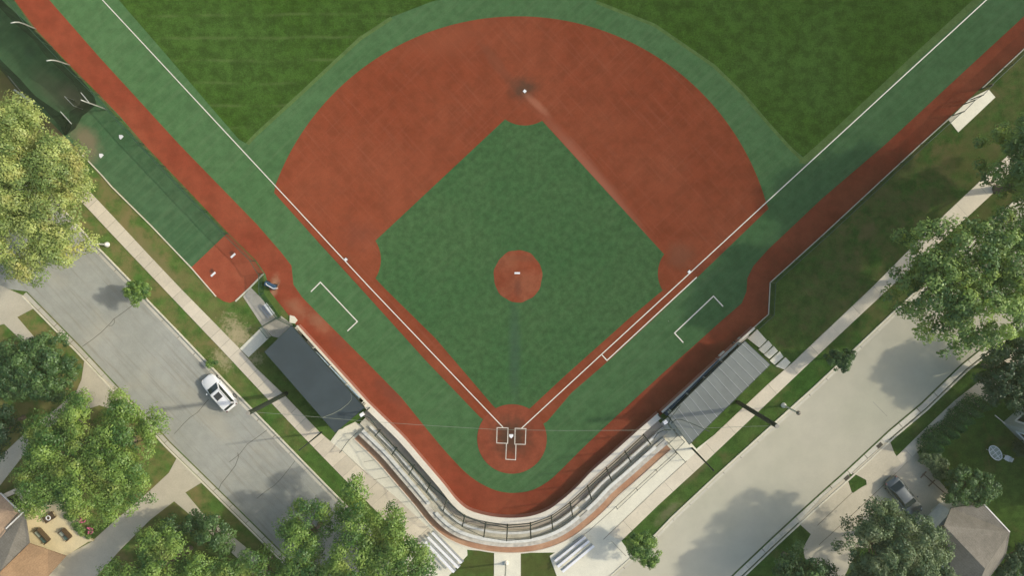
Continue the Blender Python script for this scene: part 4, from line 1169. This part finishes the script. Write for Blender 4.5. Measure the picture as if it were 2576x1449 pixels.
    for s in (0, 1):
        q = [B[0], B[1], R_[1], R_[0]] if s == 0 else [B[2], B[3], R_[3], R_[2]]
        pane("side_window", q, .12)
    if sunroof:
        MB().box(((xr0 + xr1) / 2 + .42, 0, zr + .052), .72, .78, .03).build("sunroof", M['sunroof'], t)
    for s in (-1, 1):
        MB().beam(Vector((xr0 + .1, s * (yr - .03), zr + .035)), Vector((xr1 - .1, s * (yr - .03), zr + .045)), .035, .03).build("roof_rail", M['galv' if paint == 'paint_white' else 'dark_paint'], t)
        MB().sphere((.155 * Ln, s * (hw + .10), 1.0), .10, 8, 6, .7).build("mirror", M[paint], t, True)
        MB().sphere((.455 * Ln, s * hw * .66, .72), .15, 10, 6, .45).build("headlight", M['head'], t, True)
        MB().sphere((-.485 * Ln, s * hw * .72, .78), .10, 10, 6, .6).build("tail_light", M['tail'], t, True)
        for x in (-.30, .31):
            wh = MB().tube([(x * Ln, s * (hw - .21), .32), (x * Ln, s * (hw - .0), .32)], .32, 20).build("wheel", M['tyre'], t)
            MB().tube([(x * Ln, s * (hw - .02), .32), (x * Ln, s * (hw + .012), .32)], .2, 12).build("rim", M['rim'], wh)
    MB().beam(Vector((.49 * Ln, -.5, .45)), Vector((.49 * Ln, .5, .45)), .08, .16).build("grille", M['black_gap'], t)
    t.location = Vector((c.x, c.y, .004)); t.rotation_euler = (0, 0, ang)
    return t
car("white hatchback with a dark sunroof parked at the kerb of the left street", (551, 988), (519, 951), 4.55, 1.92, 'paint_white', True, True)
car("charcoal sedan parked on the concrete driveway near the garage", (2274, 1250), (2307, 1291), 4.9, 1.95, 'paint_black', False, False)

# ================================================================== HOUSES
def poly3(name, pts, mat, parent, th=.12):
    ps = [P(*q) for q in pts]; n = len(ps)
    nz = (ps[1] - ps[0]).cross(ps[2] - ps[0])
    # newell normal
    nn = Vector((0, 0, 0))
    for i in range(n):
        a, b = ps[i], ps[(i + 1) % n]
        nn += Vector(((a.y - b.y) * (a.z + b.z), (a.z - b.z) * (a.x + b.x), (a.x - b.x) * (a.y + b.y)))
    if nn.z < 0: ps = ps[::-1]
    return MB().add(ps + [p - Vector((0, 0, th)) for p in ps], [tuple(range(n)), tuple(range(n, 2 * n))[::-1]] + [(i, n + i, n + (i + 1) % n, (i + 1) % n) for i in range(n)]).build(name, mat, parent)
def walls(name, pts, h, mat, parent, closed=True):
    m = MB(); ps = [P(x, y) for x, y in pts]
    m.prism([(p.x, p.y) for p in ps], 0, h); return m.build(name, mat, parent)
# garage at the bottom right
t = thing("garage", P(2440, 1350), "garage with a grey-brown shingled hip roof beside the charcoal car's driveway", "garage")
gc = P(2440, 1350, 2.6)
gw = [P(x, y, 2.6).lerp(gc, .12) for x, y in ((2393, 1279), (2475, 1267), (2541, 1339), (2500, 1440), (2440, 1500), (2400, 1470), (2341, 1335))]
MB().prism([(p.x, p.y) for p in gw], 0, 2.35).build("wall", M['trim'], t)
rf = poly3("roof", [(2375, 1323, 4.7), (2393, 1279, 2.6), (2475, 1267, 2.6), (2541, 1339, 2.6), (2478, 1432, 4.7)], M['shingle_sunlit2'] if 'shingle_sunlit2' in M else M['shingle_grey'], t)
poly3("roof_slope", [(2375, 1323, 4.7), (2478, 1432, 4.7), (2440, 1520, 2.6), (2400, 1480, 2.6), (2341, 1335, 2.6)], M['shingle_grey'], t)
poly3("roof_slope", [(2478, 1432, 4.7), (2541, 1339, 2.6), (2530, 1400, 2.5), (2440, 1520, 2.6)], M['shingle_grey'], t)
MB().beam(P(2473, 1267, 2.6), P(2540, 1339, 2.6), .12, .1).build("gutter", M['trim'], t)
MB().tube([P(2424, 1372, 3.6), P(2424, 1372, 4.3)], .12, 8).build("vent_pipe", M['trim'], rf)
MB().box(P(2392, 1356, 3.5), .35, .3, .25, .5).build("vent", M['galv'], rf)
MB().tube([P(2439, 1406, 3.7), P(2439, 1406, 4.2)], .08, 8).build("vent_pipe", M['dark_paint'], rf)
MB().beam(P(2519, 1361, 2.6), P(2530, 1353, 2.6), .1, .1).build("downpipe", M['trim'], t)
slab("garage_apron", [(2341, 1285), (2378, 1256), (2396, 1277), (2374, 1322), (2330, 1336), (2362, 1302)], 0, .06, M['concrete'])
# house at the right edge: two walls with white-framed windows
h2 = thing("house", P(2600, 1090), "grey-sided house with white-framed windows at the right edge beside the lawn", "house")
M['siding'] = concrete("grey_siding", (.40, .42, .38), .04, dirt_amt=.1)
C0 = P(2522, 1064); C1 = P(2590, 1132); C2 = P(2600, 995)
HH = 6.5  # extra unseen height added so the house shades the lawn
D1 = (C1 - C0).normalized(); D2 = (C2 - C0).normalized()
E1 = C0 + D1 * 12; E2 = C0 + D2 * 10; E3 = E1 + D2 * 10
MB().prism([(p.x, p.y) for p in (C0, E1, E3, E2)], 0, HH).build("wall", M['siding'], h2)
ctr = (C0 + E3) / 2
m = MB(); eav = [Vector((p.x, p.y, HH)) + ((p - ctr).normalized() * .5) for p in (C0, E1, E3, E2)]
r1 = ctr - D1 * 3 + Vector((0, 0, HH + 2.6)); r2 = ctr + D1 * 3 + Vector((0, 0, HH + 2.6))
m.add(eav + [r1, r2], [(0, 1, 5, 4), (1, 2, 5), (2, 3, 4, 5), (3, 0, 4)]); m.build("roof", M['shingle_grey'], h2)
def window_on(parent, o_, d_, s0, s1, z0, z1, nout):
    f = MB()
    a = o_ + d_ * s0; b = o_ + d_ * s1; off = nout * .03
    for p, q in ((a + Vector((0, 0, z0)), b + Vector((0, 0, z0))), (a + Vector((0, 0, z1)), b + Vector((0, 0, z1))), (a + Vector((0, 0, z0)), a + Vector((0, 0, z1))), (b + Vector((0, 0, z0)), b + Vector((0, 0, z1)))):
        f.beam(p + off, q + off, .16, .16)
    fr = f.build("window", M['white_paint'], parent)
    MB().add([p + nout * .02 for p in (a + Vector((0, 0, z0)), b + Vector((0, 0, z0)), b + Vector((0, 0, z1)), a + Vector((0, 0, z1)))], [(0, 1, 2, 3)]).build("pane", M['glass'], fr)
n1 = Vector((D1.y, -D1.x, 0)); n1 = n1 if n1.dot(C0 - ctr) > 0 else -n1
n2 = Vector((D2.y, -D2.x, 0)); n2 = n2 if n2.dot(C0 - ctr) > 0 else -n2
window_on(h2, C0, D1, .9, 3.0, 1.3, 2.9, n1); window_on(h2, C0, D1, 4.0, 5.5, 1.3, 2.9, n1)
window_on(h2, C0, D2, .7, 2.4, 1.3, 2.9, n2)
MB().beam(Vector(C0) + Vector((0, 0, .4)), P(2503, 1045, .4), .08, .08).build("downspout", M['trim'], h2)
# house at the bottom left corner
h3 = thing("house", P(10, 1400), "house corner with tan and brown shingled roofs around the terrace at bottom left", "house")
walls("wall", [(0, 1270), (40, 1305), (70, 1372), (140, 1408), (60, 1500), (-140, 1500), (-140, 1320)], 2.6, M['siding'], h3)
M['shingle_brown'] = shingle("brown_shingles", (.36, .255, .165), math.radians(45))
poly3("roof", [(15, 1331, 3.4), (62, 1290, 3.2), (74, 1367, 3.2), (0, 1440, 4.6), (-60, 1495, 5.0), (-60, 1420, 4.4)], M['shingle_grey'], h3)  # shaded side of the gable, its shade put into the grey
poly3("roof_slope", [(74, 1368, 3.2), (120, 1384, 3.0), (166, 1400, 2.7), (120, 1452, 2.7), (30, 1560, 3.0), (-60, 1560, 4.6), (-60, 1495, 5.0), (0, 1440, 4.6)], M['shingle_sunlit'], h3)  # lit side of the same gable, sunlight put into the tan
poly3("roof_slope", [(0, 1243, 2.8), (52, 1291, 2.8), (38, 1306, 3.0), (15, 1331, 3.4), (0, 1390, 4.0), (-70, 1420, 4.4), (-90, 1280, 3.0)], M['shingle_brown'], h3)
MB().beam(P(1, 1241, 2.9), P(54, 1292, 2.9), .1, .1).build("gutter", M['trim'], h3)
MB().beam(P(15, 1331, 3.5), P(60, 1288, 3.3), .12, .1).build("ridge_flashing", M['trim'], h3)
m = MB()
for q0, q1 in (((12, 1248), (47, 1232)), ((47, 1232), (80, 1271)), ((80, 1271), (60, 1285))): m.beam(P(*q0, .9), P(*q1, .9), .5, .9)
m.build("parapet", M['cap'], h3)
flat("dark_well_pane", [(22, 1256), (44, 1247), (72, 1278), (54, 1291)], .5, M['glass'], None, h3)  # dark pane paints the shade inside the open well
slab("terrace", [(63.5, 1296), (110, 1272), (160, 1258), (190, 1290), (205, 1345), (235, 1362), (222, 1364), (166, 1400), (75, 1368)], 0, .30, M['deck'])
# outdoor furniture on the terrace
def sofa(pc, ang, label, wide):
    c = P(*pc, .7); t = thing("outdoor_sofa", Vector((c.x, c.y, .30)), label, "sofa", "outdoor sofas on the terrace")
    ca, sa = math.cos(ang), math.sin(ang)
    def at(x, y, z): return (c.x + x * ca - y * sa, c.y + x * sa + y * ca, z)
    MB().box(at(0, 0, .50), wide, .72, .16, ang).build("seat_frame", M['wicker'], t)
    MB().box(at(0, .36, .78), wide, .12, .62, ang).build("backrest", M['brown_table'], t)
    for s in (-1, 1): MB().box(at(s * (wide / 2 + .02), 0, .68), .09, .74, .38, ang).build("armrest", M['brown_table'], t)
    for s in (-1, 1):
        MB().box(at(s * wide / 4, -.05, .65), wide / 2 - .05, .6, .13, ang).build("cushion", M['glass_teal'] if s > 0 else M['cushion_pale'], t)
    MB().box(at(0, -.05, .68), .1, .5, .16, ang).build("centre_arm", M['brown_table'], t)
angS = math.radians(-48)
sofa((105, 1350), angS, "outdoor sofa with teal cushions nearer the brown roof on the terrace", 1.75)
sofa((163, 1347), angS, "outdoor sofa with teal cushions nearer the driveway edge of the terrace", 1.25)
c = P(122, 1303, .75); t = thing("coffee_table", Vector((c.x, c.y, .30)), "dark brown table with a round white tray on the terrace", "table")
MB().box((c.x, c.y, .72), 1.3, .85, .07, math.radians(32)).build("table_top", M['brown_table'], t)
for sx in (-.5, .5):
    for sy in (-.3, .3):
        a_ = math.radians(32); MB().box((c.x + sx * math.cos(a_) - sy * math.sin(a_), c.y + sx * math.sin(a_) + sy * math.cos(a_), .5), .07, .07, .4).build("leg", M['brown_table'], t)
q = P(121, 1304, .8); m = MB(); nn = 20; 
ring_pts = [Vector((q.x + .24 * math.cos(2 * math.pi * i / nn), q.y + .24 * math.sin(2 * math.pi * i / nn), .79)) for i in range(nn + 1)]
o = MB().tube(ring_pts, .06, 6, cap=False).build("tray", M['white_plastic']); tag(o, "round white ring-shaped tray lying on the dark brown table", "tray")

# white garden table and chair
c = P(2504, 1140, .72); t = thing("garden_table", Vector((c.x, c.y, 0)), "white oval slatted garden table on the shaded lawn", "table")
ang = math.radians(-52); m = MB(); ca, sa = math.cos(ang), math.sin(ang)
def at2(x, y, z): return Vector((c.x + x * ca - y * sa, c.y + x * sa + y * ca, z))
el = [at2(.92 * math.cos(a) * (1 if True else 1), .56 * math.sin(a), .74) for a in [2 * math.pi * i / 32 for i in range(33)]]
MB().tube(el, .05, 6, cap=False).build("rim", M['white_plastic'], t)
m.add([at2(.88 * math.cos(2 * math.pi * i / 32), .53 * math.sin(2 * math.pi * i / 32), .72) for i in range(32)], [tuple(range(32))]); m.build("table_top", M['cushion_pale'], t)
m = MB()
m.beam(at2(-.86, 0, .745), at2(.86, 0, .745), .05, .02)
for x in (-.45, 0, .45): m.beam(at2(x, -.48, .747), at2(x, .48, .747), .05, .02)
m.build("slats", M['white_plastic'], t)
for sx in (-.5, .5):
    for sy in (-.3, .3): p = at2(sx, sy, .36); MB().box(p, .05, .05, .70, ang).build("leg", M['white_plastic'], t)
c = P(2536, 1154, .6); t = thing("garden_chair", Vector((c.x, c.y, 0)), "white plastic garden chair at the end of the oval table", "chair")
ang = math.radians(-25); ca, sa = math.cos(ang), math.sin(ang)
MB().box((c.x, c.y, .43), .55, .5, .05, ang).build("seat", M['white_plastic'], t)
MB().box(at2(.32, 0, .68), .06, .48, .5, ang).build("backrest", M['white_plastic'], t)
for s in (-1, 1): MB().box(at2(0, s * .27, .62), .5, .06, .05, ang).build("armrest", M['white_plastic'], t)
for sx in (-.22, .22):
    for sy in (-.2, .2): MB().box(at2(sx, sy, .21), .04, .04, .42, ang).build("leg", M['white_plastic'], t)
# wooden frame on the driveway
t = thing("wooden_frame", P(2345, 1215), "low brown frame of crossed bars on the driveway below the hedge", "frame")
for q0, q1, z in (((2325, 1195), (2375, 1240), .35), ((2316, 1203), (2330, 1187), .42), ((2336, 1224), (2352, 1208), .42)):
    MB().beam(P(*q0, z), P(*q1, z), .09, .09).build("bar", M['brown_wood'], t)
for q in ((2325, 1195), (2375, 1240), (2345, 1213)):
    a = P(*q, .3); MB().beam(Vector((a.x, a.y, .03)), Vector((a.x, a.y, .3)), .07, .07).build("leg", M['brown_wood'], t)
strip("lawn_edging", [(2383, 1170), (2389, 1194), (2402, 1216)], .08, .12, M['brown_wood'], z0=0)

# ================================================================== TREES
tree("broadleaf_tree", "huge yellow-green tree overhanging the left end of the street", [(40, 330, 100, .95), (120, 420, 110, 1), (30, 470, 120, 1), (170, 420, 75, .9), (240, 465, 42, .7), (160, 540, 90, .95), (60, 600, 100, .95), (150, 620, 65, .8), (-40, 400, 130, 1), (-20, 560, 120, .95), (190, 600, 40, .7), (110, 670, 45, .75)],
     13, 3.0, 'gold', blob=1.05, size=.165, per=140, cover=2.1, seed=11, trunk=(120, 545))
tree("broadleaf_tree", "dark green tree beside the two left driveways", [(100, 925, 82, 1), (60, 900, 60, .8), (150, 960, 55, .8), (140, 890, 55, .85), (50, 960, 50, .8), (185, 920, 30, .6)], 8, 1.5, 'dark', blob=.6, size=.17, per=150, seed=12)
tree("broadleaf_tree", "big mid-green tree shading the terrace, lower left", [(270, 1060, 90, 1), (170, 1110, 90, .95), (330, 1130, 100, 1), (250, 1190, 110, 1), (140, 1200, 75, .9), (370, 1200, 65, .85), (300, 1250, 60, .8), (390, 1060, 50, .75), (100, 1160, 45, .75), (330, 1010, 40, .7), (230, 1010, 40, .7), (120, 1250, 40, .7)],
     11, 2.0, 'lime', blob=.92, size=.155, per=150, cover=2.0, seed=13)
tree("broadleaf_tree", "deep green tree cut off by the left edge", [(0, 1080, 55, 1), (20, 1045, 40, .9), (10, 1125, 35, .8), (-40, 1060, 60, 1)], 8, 1, 'deep', blob=.6, size=.17, per=150, seed=14)
tree("broadleaf_tree", "dark green tree shading the corner path and driveway", [(545, 1325, 45, 1), (500, 1310, 30, .8), (570, 1355, 35, .8), (440, 1330, 40, .8)], 6.5, 1, 'dark', blob=.6, size=.16, per=150, seed=15)
tree("broadleaf_tree", "olive-tinged tree rising from the bottom edge by the driveway", [(430, 1390, 75, 1), (360, 1430, 60, .9), (500, 1430, 60, .9), (300, 1460, 60, .8), (400, 1340, 40, .75), (570, 1450, 60, .8)], 8.5, 1, 'mid', blob=.9, size=.155, per=150, cover=2.0, seed=16)
tree("broadleaf_tree", "shady tree filling the bottom edge between street and clump", [(640, 1420, 60, .9), (700, 1440, 60, .9), (600, 1460, 60, .8)], 7.5, 1, 'mid', blob=.9, size=.155, per=150, cover=2.0, seed=17)
tree("broadleaf_tree", "bright green tree on the verge below the left street's kerb", [(790, 1300, 62, 1), (770, 1350, 60, .95), (730, 1320, 40, .8), (840, 1290, 32, .7), (780, 1410, 60, .9), (740, 1450, 50, .8)], 8.5, 1.5, 'mid', blob=.92, size=.155, per=150, cover=2.0, seed=18)
tree("broadleaf_tree", "tall many-lobed bright tree with its tip over the left sidewalk", [(908, 1222, 34, .8), (895, 1270, 42, .9), (985, 1300, 48, .95), (900, 1330, 55, 1), (1000, 1350, 55, 1), (900, 1400, 75, 1), (1030, 1400, 62, .95), (970, 1420, 70, 1), (1060, 1440, 45, .8), (860, 1450, 60, .9)],
     9.5, 2.0, 'lime', blob=.92, size=.155, per=150, cover=2.6, seed=19)
tree("young_tree", "small round young tree on the verge of the left street", [(349, 733, 30, 1), (335, 728, 20, .8), (370, 728, 20, .8), (352, 752, 18, .7)], 4.6, 1.3, 'mid', blob=.34, size=.11, per=420, seed=20, trunk=(368, 730))
tree("broadleaf_tree", "dark leafy tree at the upper right edge beside the sidewalk", [(2545, 400, 80, 1), (2510, 440, 58, .9), (2560, 470, 50, .85), (2500, 370, 45, .8), (2620, 430, 110, 1), (2600, 340, 70, .9), (2640, 520, 90, 1), (2710, 400, 120, 1), (2700, 500, 90, 1), (2680, 570, 105, 1), (2790, 420, 120, 1)], 16, 3, 'east', blob=.8, size=.19, per=140, seed=21)
tree("broadleaf_tree", "wide airy green tree overhanging the right street", [(2380, 660, 110, 1), (2470, 640, 90, 1), (2330, 740, 90, .95), (2450, 760, 110, 1), (2300, 620, 55, .8), (2360, 830, 60, .85), (2270, 740, 45, .75), (2540, 700, 90, 1), (2520, 605, 75, .95), (2280, 680, 40, .75), (2440, 850, 40, .7), (2600, 760, 70, .9)],
     16, 3.5, 'east', blob=.8, size=.19, per=110, cover=2.1, seed=22, ragged=.5)
tree("broadleaf_tree", "very dark tree beside the sidewalk at the right edge", [(2530, 920, 75, 1), (2490, 950, 45, .8), (2510, 990, 40, .8), (2560, 1000, 45, .85), (2580, 900, 70, 1)], 8, 1.2, 'deep', blob=.6, size=.17, per=150, seed=23)
tree("young_tree", "small ragged dark sapling on the verge of the right street", [(2100, 900, 20, .9), (2125, 905, 18, 1), (2112, 922, 16, .8), (2132, 893, 12, .7), (2088, 898, 12, .7)], 4.5, 1.5, 'dark', blob=.30, size=.13, per=420, seed=24, ragged=.4, trunk=(2110, 900))
tree("young_tree", "round light green young tree between the plaza and the right street", [(1610, 1372, 36, 1), (1632, 1395, 28, .9), (1592, 1360, 22, .7), (1625, 1360, 25, .8)], 5, 1.2, 'mid', blob=.36, size=.12, per=380, seed=25, trunk=(1596, 1360))
tree("broadleaf_tree", "massive grey-green tree covering the driveway at the lower right", [(2200, 1310, 66, .9), (2175, 1370, 80, 1), (2265, 1360, 88, 1), (2240, 1440, 110, 1), (2320, 1435, 70, .9), (2150, 1440, 55, .8), (2330, 1370, 45, .8), (2200, 1270, 32, .6), (2370, 1460, 40, .8)],
     11, 2.0, 'grey', blob=.65, size=.15, per=190, seed=26)
tree("broadleaf_tree", "dull green tree at the bottom edge beside the right street", [(2010, 1425, 62, 1), (1990, 1450, 60, .95), (2050, 1450, 50, .9), (1990, 1400, 30, .7)], 8, 1.2, 'dark', blob=.6, size=.16, per=160, seed=27)
tree("broadleaf_tree", "loose dark green small tree between hedge and garage roof", [(2420, 1210, 45, 1), (2460, 1225, 42, .95), (2400, 1240, 30, .8), (2490, 1230, 22, .7), (2440, 1255, 25, .7)], 4.4, 1, 'dark', blob=.42, size=.14, per=220, seed=28)
tree("dark_shrub", "dark shrub in the bottom right corner beyond the garage", [(2550, 1410, 42, 1), (2520, 1445, 36, .9), (2590, 1380, 40, .9)], 3.5, .3, 'deep', cat='shrub', blob=.5, size=.14, per=200, seed=29)
tree("shrub", "leafy shrub bed with yellow flecks beside the concrete driveway", [(2325, 1150, 18, .8), (2345, 1170, 20, 1), (2365, 1188, 22, 1), (2372, 1165, 16, .8), (2350, 1145, 16, .8)], 1.5, .1, 'grey', cat='shrub', blob=.28, size=.11, per=420, seed=30, limbs=False)
tree("shrub", "dark shrub against the wall of the grey-sided house", [(2556, 1120, 16, 1), (2572, 1135, 18, 1)], 1.4, .1, 'deep', cat='shrub', blob=.3, size=.11, per=400, seed=31, limbs=False)
tree("shrub", "green bush at the terrace edge beside the pink flowers", [(195, 1322, 13, 1), (205, 1338, 12, .9), (222, 1352, 9, .7)], 1.3, .1, 'mid', cat='shrub', blob=.26, size=.09, per=500, seed=32, limbs=False)
tree("shrub", "low green bush between the terrace table and the big tree", [(180, 1296, 18, 1), (195, 1290, 14, .9)], 1.3, .1, 'mid', cat='shrub', blob=.28, size=.10, per=400, seed=33, limbs=False)
tree("shrub", "scrubby shrub on the verge beside the white car", [(528, 915, 12, 1), (540, 910, 9, .8)], .9, .05, 'mid', cat='shrub', blob=.2, size=.08, per=600, seed=34, limbs=False)
# pink flowering bushes
for (x, y, lab) in ((209, 1309, "pink flowering bush nearer the big tree, by the terrace"), (230, 1336, "pink flowering bush nearer the driveway, by the terrace")):
    c = P(x, y, .8); t = thing("flowering_bush", Vector((c.x, c.y, 0)), lab, "flowering bush", "pink flowering bushes")
    cs = [(c.x + RNG.uniform(-.4, .4), c.y + RNG.uniform(-.4, .4), RNG.uniform(.35, .75)) for _ in range(10)]
    a_, b_, c_, d_ = blob_leaves(cs, [.25] * 10, 500, .08); leaf_mesh("foliage", a_, b_, c_, d_, L['mid'], t)
    m = MB()
    for k in range(16): m.sphere((c.x + RNG.uniform(-.36, .36), c.y + RNG.uniform(-.36, .36), RNG.uniform(.82, 1.0)), RNG.uniform(.05, .11), 7, 5)
    m.build("blossom", M['flower'], t, True)
# the row of pointed cedars
CED = [((2494, 1028), "first cedar of the hedge row, nearest the very dark tree"), ((2474, 1046), "second cedar of the hedge row, counted from the very dark tree"), ((2452, 1063), "third cedar of the hedge row, counted from the very dark tree"),
       ((2433, 1082), "middle cedar of the seven in the hedge row"), ((2413, 1099), "fifth cedar of the hedge row, third from the shrub bed"), ((2390, 1116), "sixth cedar of the hedge row, second from the shrub bed"), ((2374, 1134), "last cedar of the hedge row, beside the yellow-flecked shrub bed")]
for k, (q, lab) in enumerate(CED):
    RNG = np.random.default_rng(50 + k)
    hgt = 3.3 + RNG.uniform(-.3, .3); tp = P(q[0], q[1], hgt)
    t = thing("cedar", Vector((tp.x, tp.y, 0)), lab, "cedar", "row of pointed hedge cedars")
    n = 3800; h_ = RNG.random(n) ** .75; rad = 1.15 * (1 - h_) ** .7 * RNG.uniform(.75, 1.05, n); a = RNG.uniform(0, 2 * np.pi, n)
    pos = np.stack([tp.x + rad * np.cos(a), tp.y + rad * np.sin(a), .1 + h_ * hgt], 1)
    nr = np.stack([np.cos(a), np.sin(a), np.full(n, .5)], 1) + RNG.normal(size=(n, 3)) * .35
    leaf_mesh("crown", pos, nr, RNG.uniform(.05, .11, n), RNG.random(n), L['cedar'], t)
    MB().tube([(tp.x, tp.y, 0), (tp.x, tp.y, hgt * .8)], [.08, .03], 6).build("trunk", M['bark'], t)

# ================================================================== HAZE
hz = bpy.data.materials.new("thin_haze"); hz.use_nodes = True
ht = hz.node_tree; ht.nodes.clear()
ho = ht.nodes.new("ShaderNodeOutputMaterial"); hv = ht.nodes.new("ShaderNodeVolumePrincipled")
hv.inputs['Color'].default_value = (.90, .95, .52, 1); hv.inputs['Density'].default_value = 0.00034
hv.inputs['Anisotropy'].default_value = 0.0
ht.links.new(hv.outputs[0], ho.inputs['Volume'])
o = MB().box((0, 0, 39.5), 640, 640, 81).build("haze", hz); o['kind'] = 'stuff'

for k, (x, y, lab) in enumerate(((2213, 1121, "iron storm drain grate in the gutter at the top of the right driveway apron"), (2131, 1203, "iron storm drain grate in the gutter beside the grass triangle"))):
    c = P(x, y, .03); t = thing("storm_drain", Vector((c.x, c.y, 0)), lab, "drain", "gutter drains")
    a_ = math.radians(43)
    MB().box((c.x, c.y, .028), .70, .42, .03, a_).build("frame", M['joint'], t)
    m = MB()
    for j in range(5): m.box((c.x + (j - 2) * .12 * math.cos(a_), c.y + (j - 2) * .12 * math.sin(a_), .052), .05, .34, .02, a_)
    m.build("grate", M['black_gap'], t)
